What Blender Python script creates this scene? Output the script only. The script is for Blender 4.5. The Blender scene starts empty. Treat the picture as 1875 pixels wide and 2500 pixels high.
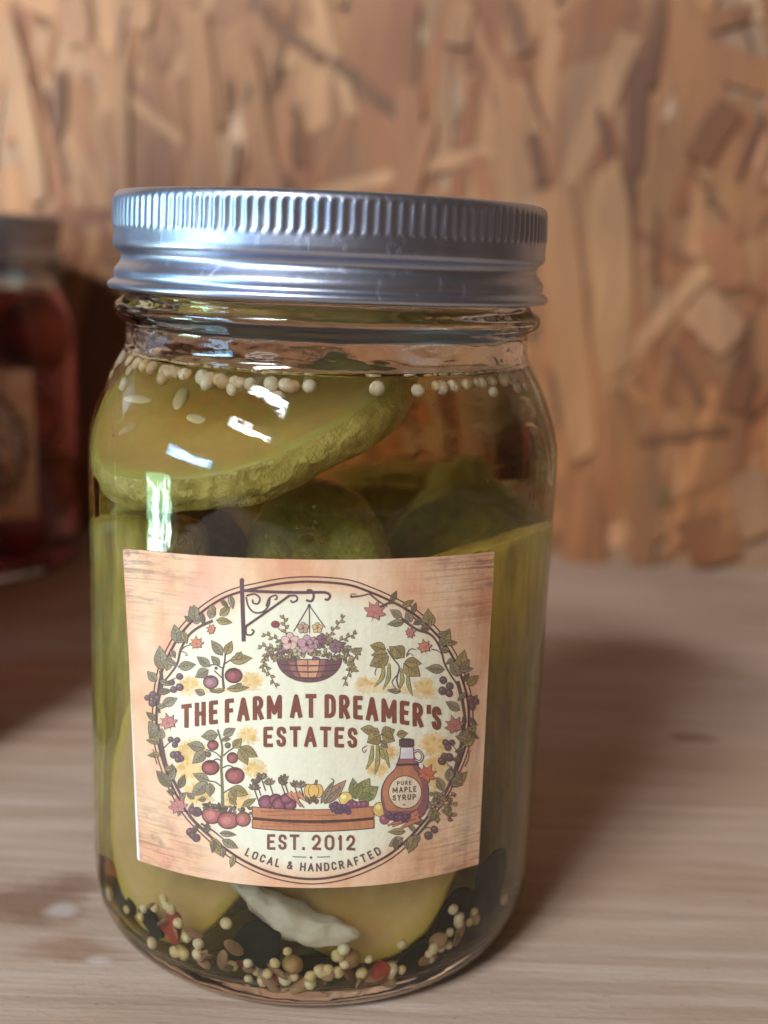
import bpy, bmesh, math, random
import numpy as np
from mathutils import Vector, Matrix, noise
from mathutils.geometry import tessellate_polygon

SC = bpy.context.scene
COL = SC.collection
rnd = random.Random(11)

# ------------------------------------------------------------------ camera
FPX = 2850.0                       # focal length in pixels of the 1875 x 2500 photograph
PITCH, ROLL = math.radians(12.46), math.radians(2.3)
EYE = Vector((0.0108, -0.204, 0.120))
FWD = Vector((0, math.cos(PITCH), -math.sin(PITCH)))
_r0, _u0 = Vector((1, 0, 0)), Vector((0, math.sin(PITCH), math.cos(PITCH)))
RIGHT = _r0 * math.cos(ROLL) + _u0 * math.sin(ROLL)
UP = _u0 * math.cos(ROLL) - _r0 * math.sin(ROLL)
cam = bpy.data.cameras.new('camera')
cam.sensor_fit = 'VERTICAL'; cam.sensor_height = 36.0; cam.sensor_width = 27.0
cam.lens = FPX / 2500 * 36.0
cam.clip_start = 0.005; cam.clip_end = 20
cam.dof.use_dof = True; cam.dof.focus_distance = 0.176
cam.dof.aperture_fstop = cam.lens / 3.6
camo = bpy.data.objects.new('camera', cam); COL.objects.link(camo)
camo.matrix_world = Matrix(((RIGHT.x, UP.x, -FWD.x, EYE.x), (RIGHT.y, UP.y, -FWD.y, EYE.y),
                            (RIGHT.z, UP.z, -FWD.z, EYE.z), (0, 0, 0, 1)))
SC.camera = camo

# ------------------------------------------------------------------ light and exposure
W = bpy.data.worlds.new('World'); SC.world = W; W.use_nodes = True
W.node_tree.nodes['Background'].inputs[0].default_value = (0.080, 0.050, 0.034, 1)
W.node_tree.nodes['Background'].inputs[1].default_value = 1.0
def area(name, loc, target, sx, sy, power, color):
    l = bpy.data.lights.new(name, 'AREA'); l.shape = 'RECTANGLE'; l.size = sx; l.size_y = sy
    l.energy = power; l.color = color
    o = bpy.data.objects.new(name, l); COL.objects.link(o); o.location = loc
    o.rotation_euler = (Vector(target) - Vector(loc)).to_track_quat('-Z', 'Y').to_euler()
    return o
def through_trees(o, scale, lo, hi, tint):
    """the opening shows sky broken up by foliage: vary the lamp over its own surface, soft towards its edges"""
    l = o.data; l.use_nodes = True; t = l.node_tree; em = t.nodes['Emission']
    def M(op, a, b):
        n = t.nodes.new('ShaderNodeMath'); n.operation = op
        for k, v in enumerate((a, b)):
            if isinstance(v, (int, float)): n.inputs[k].default_value = v
            else: t.links.new(v, n.inputs[k])
        return n.outputs[0]
    g = t.nodes.new('ShaderNodeNewGeometry'); n = t.nodes.new('ShaderNodeTexNoise'); n.inputs['Scale'].default_value = scale; n.inputs['Detail'].default_value = 5
    sp = t.nodes.new('ShaderNodeSeparateXYZ'); t.links.new(g.outputs['Parametric'], sp.inputs[0]); u, v = sp.outputs[0], sp.outputs[1]
    e1 = M('MULTIPLY', M('MULTIPLY', u, M('SUBTRACT', 1.0, u)), 4.0); e2 = M('MULTIPLY', M('MULTIPLY', v, M('SUBTRACT', 1.0, v)), 4.0)
    edge = M('MINIMUM', M('MULTIPLY', e1, 1.6), M('MULTIPLY', e2, 1.3))
    k = M('ADD', n.outputs[0], M('SUBTRACT', M('MULTIPLY', M('MINIMUM', edge, 1.0), 0.30), 0.26))
    r = t.nodes.new('ShaderNodeValToRGB'); e = r.color_ramp.elements
    e[0].position, e[0].color = lo, tint; e[1].position, e[1].color = hi, (1, 1, 1, 1)
    t.links.new(g.outputs['Parametric'], n.inputs['Vector']); t.links.new(k, r.inputs[0]); t.links.new(r.outputs[0], em.inputs['Color'])
def polar(az, el, d, z0=0.06):
    a, e = math.radians(az), math.radians(el); return (-d * math.cos(e) * math.sin(a), -d * math.cos(e) * math.cos(a), z0 + d * math.sin(e))
def tilt(o, deg): o.rotation_euler = (o.matrix_basis @ Matrix.Rotation(math.radians(deg), 4, 'Z')).to_euler(); return o
through_trees(tilt(area('door_light_upper', polar(31, 41, 1.5), (0, 0, 0.06), 0.52, 0.14, 42, (0.95, 0.97, 1.0)), -14), 5, 0.32, 0.66, (0.03, 0.04, 0.04, 1))
through_trees(tilt(area('door_light_lower', polar(36, 30, 1.5), (0, 0, 0.06), 0.56, 0.09, 18, (0.88, 0.95, 1.0)), -6), 5, 0.32, 0.66, (0.03, 0.04, 0.04, 1))
through_trees(tilt(area('doorway_light', polar(62, 10, 1.3), (0, 0, 0.10), 0.62, 0.15, 13, (0.42, 0.70, 1.0)), -8), 4, 0.34, 0.62, (0.10, 0.18, 0.24, 1))
through_trees(area('window_light', (-0.86, -0.185, -0.44), (-0.02, -0.03, -0.40), 0.24, 0.84, 34, (0.80, 0.90, 1.0)), 12, 0.34, 0.58, (0.05, 0.13, 0.06, 1))
SC.view_settings.view_transform = 'Standard'; SC.view_settings.look = 'None'
SC.view_settings.exposure = 0.30; SC.view_settings.gamma = 1.0; SC.view_settings.use_curve_mapping = False
cy = SC.cycles
SC.render.engine = 'CYCLES'
cy.max_bounces = 28; cy.transmission_bounces = 24; cy.glossy_bounces = 8; cy.diffuse_bounces = 4
cy.transparent_max_bounces = 24; cy.volume_bounces = 0
cy.caustics_refractive = True; cy.caustics_reflective = True; cy.blur_glossy = 0.5
cy.sample_clamp_indirect = 6.0
cy.use_denoising = True
try: cy.denoiser = 'OPENIMAGEDENOISE'
except Exception: pass

# ------------------------------------------------------------------ helpers
def srgb(r, g, b):
    f = lambda c: (c / 255 / 12.92) if c / 255 <= 0.04045 else ((c / 255 + 0.055) / 1.055) ** 2.4
    return (f(r), f(g), f(b), 1.0)
def ray(px, py):
    return (FWD + RIGHT * ((px - 937.5) / FPX) - UP * ((py - 1250.0) / FPX)).normalized()
def hit_cyl(o, d, R, far=False):
    a = d.x * d.x + d.y * d.y; b = o.x * d.x + o.y * d.y; c = o.x * o.x + o.y * o.y - R * R
    q = b * b - a * c
    if q < 0: q = 0.0
    return (-b + math.sqrt(q)) / a if far else (-b - math.sqrt(q)) / a
def on_plane(px, py, p0, n):
    d = ray(px, py); t = (Vector(p0) - EYE).dot(Vector(n)) / d.dot(Vector(n)); return EYE + d * t
def empty(name, loc=(0, 0, 0), rz=0.0):
    o = bpy.data.objects.new(name, None); COL.objects.link(o); o.location = loc
    o.rotation_euler = (0, 0, rz); o.empty_display_size = 0.01; return o
def tag(o, label=None, cat=None, group=None, kind=None):
    if label: o['label'] = label
    if cat: o['category'] = cat
    if group: o['group'] = group
    if kind: o['kind'] = kind
    return o
def mesh(name, verts, faces, mats, smooth=True, mi=None):
    me = bpy.data.meshes.new(name); me.from_pydata([tuple(v) for v in verts], [], faces)
    for m in (mats if isinstance(mats, (list, tuple)) else [mats]): me.materials.append(m)
    if mi is not None: me.polygons.foreach_set('material_index', mi)
    if smooth: me.polygons.foreach_set('use_smooth', [True] * len(me.polygons))
    me.update(); return me
def obj(name, me, parent=None, loc=None, rot=None):
    o = bpy.data.objects.new(name, me); COL.objects.link(o)
    if parent: o.parent = parent
    if loc is not None: o.location = loc
    if rot is not None: o.rotation_euler = rot
    return o
def copy_tree(o, parent=None, skip=()):
    c = o.copy(); COL.objects.link(c); c.parent = parent
    for ch in list(o.children):
        if ch.name.split('.')[0] not in skip: copy_tree(ch, c, skip)
    return c
def lathe(prof, n, closed=True, fn=None):
    """prof: list of (r, z, mat); revolve; r == 0 makes a pole"""
    V, Fc, MI = [], [], []; rows = []
    for r, z, m in prof:
        if r < 1e-9: rows.append([len(V)] * n); V.append((0, 0, z))
        else:
            row = []
            for i in range(n):
                a = 2 * math.pi * i / n; rr, zz = fn(r, z, a, i) if fn else (r, z)
                row.append(len(V)); V.append((rr * math.sin(a), -rr * math.cos(a), zz))
            rows.append(row)
    K = len(rows)
    for k in range(K if closed else K - 1):
        A, B = rows[k], rows[(k + 1) % K]
        for i in range(n):
            j = (i + 1) % n; f = []
            for q in (A[i], A[j], B[j], B[i]):
                if q not in f: f.append(q)
            if len(f) > 2: Fc.append(f); MI.append(prof[k][2])
    return V, Fc, MI
def spline(pts, n=8, closed=False):
    P = [Vector(p) for p in pts]; out = []; m = len(P)
    for i in range(m if closed else m - 1):
        g = lambda k: P[k % m] if closed else P[min(max(k, 0), m - 1)]
        p0, p1, p2, p3 = g(i - 1), g(i), g(i + 1), g(i + 2)
        for s in range(n):
            t = s / n
            out.append(0.5 * (2 * p1 + (p2 - p0) * t + (2 * p0 - 5 * p1 + 4 * p2 - p3) * t * t + (3 * p1 - p0 - 3 * p2 + p3) * t ** 3))
    if not closed: out.append(P[-1])
    return out

# ------------------------------------------------------------------ materials
class NT:
    def __init__(s, name):
        s.m = bpy.data.materials.new(name); s.m.use_nodes = True; s.t = s.m.node_tree
        s.t.nodes.clear(); s.out = s.t.nodes.new('ShaderNodeOutputMaterial')
    def n(s, typ, **kw):
        nd = s.t.nodes.new(typ)
        for k, v in kw.items():
            if k.startswith('i_'):
                key = k[2:]; key = int(key) if key.isdigit() else key.replace('_', ' ')
                s.set(nd.inputs[key], v)
            else: setattr(nd, k, v)
        return nd
    def set(s, sock, v):
        if isinstance(v, bpy.types.NodeSocket): s.t.links.new(v, sock)
        else: sock.default_value = v
    def math(s, op, a, b=0.0, clamp=False):
        nd = s.t.nodes.new('ShaderNodeMath'); nd.operation = op; nd.use_clamp = clamp
        s.set(nd.inputs[0], a); s.set(nd.inputs[1], b); return nd.outputs[0]
    def mix(s, f, a, b, blend='MIX'):
        nd = s.t.nodes.new('ShaderNodeMix'); nd.data_type = 'RGBA'; nd.blend_type = blend
        s.set(nd.inputs[0], f); s.set(nd.inputs[6], a); s.set(nd.inputs[7], b); return nd.outputs[2]
    def ramp(s, f, stops):
        nd = s.t.nodes.new('ShaderNodeValToRGB'); e = nd.color_ramp.elements
        while len(e) < len(stops): e.new(0.5)
        for el, (p, c) in zip(e, stops): el.position = p; el.color = c if len(c) == 4 else (*c, 1)
        s.set(nd.inputs[0], f); return nd.outputs[0]
    def noise(s, vec, scale, detail=3.0, rough=0.5, dist=0.0):
        nd = s.n('ShaderNodeTexNoise'); s.set(nd.inputs['Vector'], vec)
        nd.inputs['Scale'].default_value = scale; nd.inputs['Detail'].default_value = detail
        nd.inputs['Roughness'].default_value = rough; nd.inputs['Distortion'].default_value = dist
        return nd.outputs[0]
    def mapping(s, vec, scale=(1, 1, 1), loc=(0, 0, 0), rot=(0, 0, 0)):
        nd = s.n('ShaderNodeMapping'); s.set(nd.inputs[0], vec); nd.inputs['Scale'].default_value = scale
        nd.inputs['Location'].default_value = loc; nd.inputs['Rotation'].default_value = rot; return nd.outputs[0]
    def coord(s, what='Object'): return s.n('ShaderNodeTexCoord').outputs[what]
    def bump(s, h, strength=0.3, dist=0.001):
        nd = s.n('ShaderNodeBump'); s.set(nd.inputs['Height'], h)
        nd.inputs['Strength'].default_value = strength; nd.inputs['Distance'].default_value = dist; return nd.outputs[0]
    def bsdf(s, color, rough=0.5, metal=0.0, normal=None, **kw):
        nd = s.n('ShaderNodeBsdfPrincipled'); s.set(nd.inputs['Base Color'], color)
        s.set(nd.inputs['Roughness'], rough); s.set(nd.inputs['Metallic'], metal)
        if normal is not None: s.set(nd.inputs['Normal'], normal)
        for k, v in kw.items(): s.set(nd.inputs[k.replace('_', ' ')], v)
        s.t.links.new(nd.outputs[0], s.out.inputs[0]); return nd

def mat_glass(name, ior, tint=(0.985, 0.99, 0.98, 1), bump=0.0):
    t = NT(name); g = t.n('ShaderNodeBsdfGlass'); g.inputs['IOR'].default_value = ior
    g.inputs['Roughness'].default_value = 0.0; g.inputs['Color'].default_value = tint
    if bump:
        c = t.coord(); h = t.math('ADD', t.noise(t.mapping(c, (1, 1, 2.2)), 90, 2, 0.5), t.math('MULTIPLY', t.noise(c, 900, 2, 0.6), 0.045))
        t.set(g.inputs['Normal'], t.bump(h, bump, 0.0012))
    t.t.links.new(g.outputs[0], t.out.inputs[0]); return t.m
M_GLASS = mat_glass('clear jar glass', 1.5, bump=0.08)
M_DRY = mat_glass('clear jar glass inside face with droplets', 1.5, bump=0.55)
M_WET = mat_glass('jar glass against brine', 1.5 / 1.34, (1, 1, 1, 1))
M_SURF = mat_glass('brine surface', 1.34, (1, 1, 1, 1))
def mat_brine(name, color, density):
    t = NT(name); v = t.n('ShaderNodeVolumeAbsorption'); v.inputs['Color'].default_value = (*color, 1)
    v.inputs['Density'].default_value = density
    t.t.links.new(v.outputs[0], t.out.inputs['Volume']); return t.m
M_BRINE = mat_brine('yellow brown brine', (0.82, 0.63, 0.11), 22)
M_REDBRINE = mat_brine('dark red brine', (0.55, 0.05, 0.03), 62)

def mat_metal():
    t = NT('satin zinc'); c = t.coord()
    n1 = t.noise(c, 900, 2); n2 = t.noise(t.mapping(c, (1, 1, 1)), 60, 4); n4 = t.noise(t.mapping(c, (1, 1, 0.25)), 330, 5, 0.7, 1.5)
    col = t.ramp(n2, [(0.3, srgb(170, 179, 202)), (0.7, srgb(190, 198, 216))])
    rg = t.math('ADD', t.math('ADD', t.math('MULTIPLY', n2, 0.12), 0.29), t.math('MULTIPLY', t.ramp(n4, [(0.55, (0, 0, 0)), (0.72, (1, 1, 1))]), 0.16))
    t.bsdf(col, rg, 1.0, t.bump(n1, 0.06, 0.0003)); return t.m
M_METAL = mat_metal()

def mat_table():
    t = NT('weathered shelf board'); c = t.coord()
    warp = t.noise(t.mapping(c, (2, 5, 1)), 3.0, 2)
    wv = t.n('ShaderNodeVectorMath', operation='ADD'); t.set(wv.inputs[0], c)
    cmb = t.n('ShaderNodeCombineXYZ'); t.set(cmb.inputs[1], t.math('MULTIPLY', warp, 0.012)); t.set(wv.inputs[1], cmb.outputs[0])
    v = wv.outputs[0]
    grain = t.noise(t.mapping(v, (1.6, 42, 1)), 6.0, 5, 0.60)
    fine = t.noise(t.mapping(v, (5, 180, 1)), 4.0, 5, 0.65)
    blot = t.noise(t.mapping(c, (7, 16, 1)), 1.6, 4, 0.55)
    base = t.ramp(grain, [(0.25, srgb(156, 132, 112)), (0.5, srgb(178, 156, 138)), (0.75, srgb(190, 172, 156))])
    base = t.mix(t.math('MULTIPLY', t.ramp(fine, [(0.3, (1, 1, 1)), (0.50, (0, 0, 0))]), 0.38), base, srgb(124, 98, 82))
    base = t.mix(t.math('MULTIPLY', t.ramp(blot, [(0.38, (1, 1, 1)), (0.55, (0, 0, 0))]), 0.32), base, srgb(150, 116, 92))
    base = t.mix(t.math('MULTIPLY', t.ramp(blot, [(0.60, (0, 0, 0)), (0.72, (1, 1, 1))]), 0.4), base, srgb(190, 180, 176))
    speck = t.noise(t.mapping(c, (1, 2.2, 1)), 420, 3, 0.6)
    base = t.mix(t.math('MULTIPLY', t.ramp(speck, [(0.66, (0, 0, 0)), (0.72, (1, 1, 1))]), 0.5), base, srgb(96, 74, 62))
    # the wet brown stain left of the jar, with an uneven edge
    edge = t.noise(c, 60, 4, 0.6)
    def spot(cx, cy_, rx, ry, col, amt, sharp=0.25):
        nonlocal base
        sx = t.n('ShaderNodeSeparateXYZ'); t.set(sx.inputs[0], c)
        dx = t.math('DIVIDE', t.math('SUBTRACT', sx.outputs[0], cx), rx); dy = t.math('DIVIDE', t.math('SUBTRACT', sx.outputs[1], cy_), ry)
        d = t.math('SQRT', t.math('ADD', t.math('MULTIPLY', dx, dx), t.math('MULTIPLY', dy, dy)))
        d = t.math('ADD', d, t.math('MULTIPLY', t.math('SUBTRACT', t.math('ADD', t.math('MULTIPLY', edge, .5), t.math('MULTIPLY', grain, .5)), 0.5), 3.0))
        f = t.math('MULTIPLY', t.ramp(d, [(1 - sharp, (1, 1, 1)), (1.0, (0, 0, 0))]), amt)
        base = t.mix(f, base, col)
    for args in TABLE_SPOTS: spot(*args)
    h = t.math('ADD', t.math('MULTIPLY', grain, 0.6), t.math('MULTIPLY', fine, 0.5))
    t.bsdf(base, 0.62, 0, t.bump(t.math('ADD', h, t.math('MULTIPLY', speck, 0.4)), 0.6, 0.0006)); return t.m

def mat_strand():
    t = NT('pressed wood strand'); c = t.coord(); oi = t.n('ShaderNodeObjectInfo')
    sh = t.n('ShaderNodeVectorMath', operation='ADD'); t.set(sh.inputs[0], c)
    cb = t.n('ShaderNodeCombineXYZ'); t.set(cb.inputs[0], t.math('MULTIPLY', oi.outputs['Random'], 37.0)); t.set(sh.inputs[1], cb.outputs[0])
    g = t.noise(t.mapping(sh.outputs[0], (1.0, 30, 9)), 22, 4, 0.6, 0.3)
    b = t.noise(sh.outputs[0], 45, 3)
    at = t.n('ShaderNodeAttribute', attribute_name='tone')
    ps = t.n('ShaderNodeNewGeometry').outputs['Position']
    st = t.noise(t.mapping(ps, (60, 60, 7)), 1.6, 4, 0.6, 0.6)
    st2 = t.noise(t.mapping(ps, (180, 180, 16), (4, 2, 1)), 1.5, 3, 0.6, 0.3)
    big = t.noise(t.mapping(ps, (14, 14, 9), (2, 5, 3)), 1.2, 2)
    k = t.math('ADD', t.math('MULTIPLY', g, 0.50), t.math('ADD', 0.02, t.math('ADD', t.math('MULTIPLY', st, 0.62), t.math('MULTIPLY', st2, 0.50))))
    col = t.mix(0.36, oi.outputs['Color'], t.ramp(big, [(0.34, srgb(128, 82, 56)), (0.5, srgb(178, 128, 90)), (0.66, srgb(206, 164, 122))]))
    col = t.mix(1.0, t.mix(1.0, col, srgb(238, 211, 180), 'MULTIPLY'), k, 'MULTIPLY')
    t.bsdf(col, 0.55, 0, t.bump(g, 0.35, 0.0005)); return t.m
M_STRAND = mat_strand()
def mat_strand_mass():
    t = NT('pressed wood strand mass'); c = t.coord()
    at = t.n('ShaderNodeAttribute', attribute_name='tone')
    g = t.noise(t.mapping(c, (120, 9, 9)), 6, 4, 0.6, 0.3)
    k = t.math('ADD', t.math('MULTIPLY', g, 0.55), 0.73)
    t.bsdf(t.mix(1.0, at.outputs['Color'], k, 'MULTIPLY'), 0.55, 0, t.bump(g, 0.35, 0.0005)); return t.m
M_MASS = mat_strand_mass()

def mat_print():
    t = NT('printed ink'); at = t.n('ShaderNodeAttribute', attribute_name='ink')
    c = t.coord(); n = t.noise(c, 1100, 4, 0.7); n2 = t.noise(c, 260, 3)
    hatch = t.noise(t.mapping(c, (2600, 2600, 420), (0, 0, 0), (0, 0.7, 0)), 1.0, 3, 0.6)
    k = t.math('ADD', 0.47, t.math('MULTIPLY', t.math('ADD', t.math('ADD', n, n2), hatch), 0.40))
    col = t.mix(0.22, at.outputs['Color'], srgb(146, 114, 94))
    t.bsdf(t.mix(1.0, col, k, 'MULTIPLY'), 0.55, 0, None, Specular_IOR_Level=0.35); return t.m
M_INK = mat_print()

def mat_paper():
    t = NT('printed paper'); uv = t.n('ShaderNodeUVMap', uv_map='label').outputs[0]
    sp = t.n('ShaderNodeSeparateXYZ'); t.set(sp.inputs[0], uv); u, v = sp.outputs[0], sp.outputs[1]
    n1 = t.noise(t.mapping(uv, (3.2, 2.4, 1)), 1.7, 3, 0.5)
    n2 = t.noise(t.mapping(uv, (2.2, 1.1, 1), (3, 7, 0)), 2.6, 2, 0.5)
    wood = t.ramp(n1, [(0.30, srgb(216, 156, 118)), (0.48, srgb(230, 188, 150)), (0.66, srgb(236, 206, 174))])
    wood = t.mix(t.math('MULTIPLY', t.ramp(n2, [(0.52, (0, 0, 0)), (0.68, (1, 1, 1))]), 0.55), wood, srgb(228, 158, 134))
    # dark printed grain, strongest in the corners
    du = t.math('ABSOLUTE', t.math('SUBTRACT', u, 0.5)); dv = t.math('ABSOLUTE', t.math('SUBTRACT', v, 0.5))
    corner = t.math('MULTIPLY', t.ramp(du, [(0.22, (0, 0, 0)), (0.5, (1, 1, 1))]), t.ramp(dv, [(0.22, (0, 0, 0)), (0.48, (1, 1, 1))]))
    g = t.noise(t.mapping(uv, (2.6, 70, 1), (0.3, 0.1, 0), (0, 0, 0.03)), 1.6, 5, 0.65, 0.25)
    gl = t.math('MULTIPLY', t.ramp(g, [(0.50, (0, 0, 0)), (0.62, (1, 1, 1))]), t.math('ADD', t.math('MULTIPLY', corner, 0.75), 0.05))
    wood = t.mix(gl, wood, srgb(112, 80, 72))
    rim_ = t.math('MAXIMUM', t.ramp(du, [(0.42, (0, 0, 0)), (0.52, (1, 1, 1))]), t.ramp(dv, [(0.40, (0, 0, 0)), (0.52, (1, 1, 1))]))
    wood = t.mix(t.math('MULTIPLY', t.math('MULTIPLY', rim_, n2), 0.5), wood, srgb(196, 122, 84))
    knot = t.noise(t.mapping(uv, (5, 9, 1), (1.7, 4.2, 0)), 2.5, 5, 0.7)
    wood = t.mix(t.math('MULTIPLY', t.math('MULTIPLY', t.ramp(knot, [(0.5, (0, 0, 0)), (0.66, (1, 1, 1))]), corner), 0.9), wood, srgb(118, 98, 98))
    # pale oval
    ex = t.math('DIVIDE', t.math('SUBTRACT', u, OVAL[0]), OVAL[2]); ey = t.math('DIVIDE', t.math('SUBTRACT', v, OVAL[1]), OVAL[3])
    d = t.math('SQRT', t.math('ADD', t.math('MULTIPLY', ex, ex), t.math('MULTIPLY', ey, ey)))
    n3 = t.noise(t.mapping(uv, (1, 1, 1)), 5, 3)
    d = t.math('ADD', d, t.math('MULTIPLY', t.math('SUBTRACT', n3, 0.5), 0.10))
    halo = t.ramp(d, [(0.80, (1, 1, 1)), (1.30, (0, 0, 0))])
    pale = t.mix(n1, srgb(226, 220, 192), srgb(236, 230, 204))
    base = t.mix(t.math('MULTIPLY', halo, 0.85), wood, srgb(238, 212, 180))
    base = t.mix(t.ramp(d, [(0.86, (1, 1, 1)), (1.0, (0, 0, 0))]), base, pale)
    c = t.coord(); f = t.noise(c, 1400, 3)
    rip = t.noise(t.mapping(uv, (14, 3, 1)), 1.0, 2)
    base = t.mix(1.0, base, t.math('ADD', 0.93, t.math('MULTIPLY', f, 0.13)), 'MULTIPLY')
    h = t.math('ADD', t.math('MULTIPLY', f, 0.15), rip)
    t.bsdf(base, 0.5, 0, t.bump(h, 0.35, 0.0009), Specular_IOR_Level=0.4); return t.m

def mat_flesh(name, core, mid, rim, bumps=0.3, streak=0.0):
    t = NT(name); c = t.coord(); at = t.n('ShaderNodeAttribute', attribute_name='rad').outputs['Fac']
    n = t.noise(c, 160, 4, 0.6); n2 = t.noise(c, 420, 3); n3 = t.noise(c, 70, 3, 0.6, 0.8)
    r = t.math('ADD', at, t.math('MULTIPLY', t.math('SUBTRACT', n, 0.5), 0.14))
    col = t.ramp(r, [(0.30, core), (0.55, mid), (0.84, mid), (0.99, rim)])
    col = t.mix(1.0, col, t.math('ADD', 0.66, t.math('MULTIPLY', t.math('ADD', n, n3), 0.34)), 'MULTIPLY')
    vo = t.n('ShaderNodeTexVoronoi', feature='DISTANCE_TO_EDGE'); t.set(vo.inputs['Vector'], t.mapping(c, (1, 1, 0.5))); vo.inputs['Scale'].default_value = 260
    core_f = t.math('MULTIPLY', t.ramp(vo.outputs[0], [(0.02, (1, 1, 1)), (0.16, (0, 0, 0))]), t.ramp(at, [(0.45, (1, 1, 1)), (0.7, (0, 0, 0))]))
    col = t.mix(t.math('MULTIPLY', core_f, 0.35), col, rim)
    if streak:
        q = t.noise(t.mapping(c, (1, 1, 0.08)), 320, 4, 0.65)
        col = t.mix(t.math('MULTIPLY', t.ramp(q, [(0.40, (1, 1, 1)), (0.62, (0, 0, 0))]), streak), col, srgb(104, 84, 30))
    t.bsdf(col, 0.32, 0, t.bump(t.math('ADD', n3, t.math('MULTIPLY', n2, 0.25)), bumps, 0.0010), Subsurface_Weight=0.6, Subsurface_Radius=(0.0045, 0.0026, 0.0009), Subsurface_Scale=1.0); return t.m
M_FLESH = mat_flesh('pickle flesh', srgb(206, 164, 94), srgb(214, 184, 116), srgb(176, 170, 88))
M_FLESH_PALE = mat_flesh('pale pickle flesh', srgb(230, 208, 162), srgb(226, 198, 134), srgb(206, 182, 70))
M_SIDE = mat_flesh('olive pickle side', srgb(206, 184, 96), srgb(198, 178, 88), srgb(168, 158, 66), 0.4, 0.6)
def mat_rind(name, a, b, e):
    t = NT(name); c = t.coord(); n = t.noise(c, 130, 5, 0.65); n2 = t.noise(t.mapping(c, (1, 1, 1)), 520, 3)
    col = t.ramp(n, [(0.30, a), (0.52, b), (0.72, e)])
    sp = t.n('ShaderNodeTexVoronoi'); t.set(sp.inputs['Vector'], c); sp.inputs['Scale'].default_value = 420
    wart = t.n('ShaderNodeTexVoronoi'); t.set(wart.inputs['Vector'], c); wart.inputs['Scale'].default_value = 210
    n = t.math('ADD', n, t.math('MULTIPLY', t.math('SUBTRACT', 0.45, wart.outputs[0]), 0.5))
    col = t.mix(t.math('MULTIPLY', t.ramp(sp.outputs[0], [(0.12, (1, 1, 1)), (0.32, (0, 0, 0))]), 0.35), col, e)
    t.bsdf(col, 0.38, 0, t.bump(t.math('ADD', n, t.math('MULTIPLY', n2, 0.6)), 0.6, 0.0018)); return t.m
M_RIND = mat_rind('pickle rind', srgb(168, 152, 72), srgb(208, 192, 106), srgb(232, 216, 150))
M_RIND_DARK = mat_rind('dark pickle rind', srgb(122, 136, 66), srgb(168, 176, 96), srgb(206, 204, 134))
def mat_plain(name, a, b, scale=300, rough=0.45, bump=0.3, **kw):
    t = NT(name); c = t.coord(); oi = t.n('ShaderNodeObjectInfo')
    n = t.noise(c, scale, 4, 0.6)
    k = t.math('ADD', t.math('MULTIPLY', n, 0.7), t.math('MULTIPLY', oi.outputs['Random'], 0.3))
    t.bsdf(t.ramp(k, [(0.3, a), (0.7, b)]), rough, 0, t.bump(n, bump, 0.0004), **kw); return t.m
M_MUSTARD = mat_plain('mustard seed', srgb(206, 162, 106), srgb(246, 228, 190))
M_MUSTARD_Y = mat_plain('yellow mustard seed', srgb(222, 192, 120), srgb(244, 230, 184))
M_CORIANDER = mat_plain('coriander seed', srgb(150, 112, 58), srgb(186, 146, 84), 500, 0.6, 0.6)
M_DILL = mat_plain('dill seed', srgb(136, 100, 62), srgb(176, 138, 92), 500, 0.6, 0.6)
M_RED = mat_plain('red pepper flake', srgb(130, 34, 18), srgb(176, 66, 34), 300, 0.4, 0.5)
M_DARK = mat_plain('dark leaf', srgb(22, 26, 12), srgb(46, 48, 24), 300, 0.8, 0.6, Specular_IOR_Level=0.15)
M_GARLIC = mat_plain('garlic', srgb(204, 190, 154), srgb(232, 224, 202), 260, 0.4, 0.5, Subsurface_Weight=0.4, Subsurface_Radius=(0.004, 0.003, 0.002), Subsurface_Scale=1.0)
M_SEED = mat_plain('cucumber seed', srgb(226, 204, 150), srgb(240, 226, 190), 300, 0.35, 0.2)
M_BLUB = mat_glass('gas bubble', 1 / 1.34, (1, 1, 1, 1))
M_TOMATO = mat_plain('pickled red fruit', srgb(150, 26, 18), srgb(200, 52, 34), 60, 0.3, 0.2)

# ------------------------------------------------------------------ the setting
TABLE_SPOTS = []
def spot_px(px, py, wx, wy, col, amt, sharp=0.25):
    p = on_plane(px, py, (0, 0, 0), (0, 0, 1)); q = on_plane(px + wx, py, (0, 0, 0), (0, 0, 1)); r = on_plane(px, py + wy, (0, 0, 0), (0, 0, 1))
    TABLE_SPOTS.append((p.x, p.y, abs(q.x - p.x), abs(r.y - p.y), col, amt, sharp))
spot_px(60, 2200, 210, 62, srgb(112, 80, 58), 0.7, .6)
spot_px(190, 2160, 100, 40, srgb(112, 80, 58), 0.6, .6)
spot_px(190, 2320, 150, 40, srgb(136, 98, 72), 0.6, .6)
spot_px(150, 2220, 50, 22, srgb(200, 190, 184), 0.5, 0.6)
spot_px(240, 2345, 38, 16, srgb(200, 190, 184), 0.5, 0.6)
spot_px(1690, 1800, 60, 14, srgb(110, 80, 62), 0.7)
M_TABLE = mat_table()
def box(x0, x1, y0, y1, z0, z1):
    v = [(x, y, z) for z in (z0, z1) for y in (y0, y1) for x in (x0, x1)]
    return v, [(0, 2, 3, 1), (4, 5, 7, 6), (0, 1, 5, 4), (2, 6, 7, 3), (0, 4, 6, 2), (1, 3, 7, 5)]
WALL_RZ = math.radians(-5.6)
WALL_P = Vector((0.079, 0.262, 0))
v, f = box(-0.30, 0.55, -0.36, 0.40, -0.019, 0.0)
tag(obj('table_top', mesh('table_top', v, f, M_TABLE, False)), kind='structure')

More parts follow.
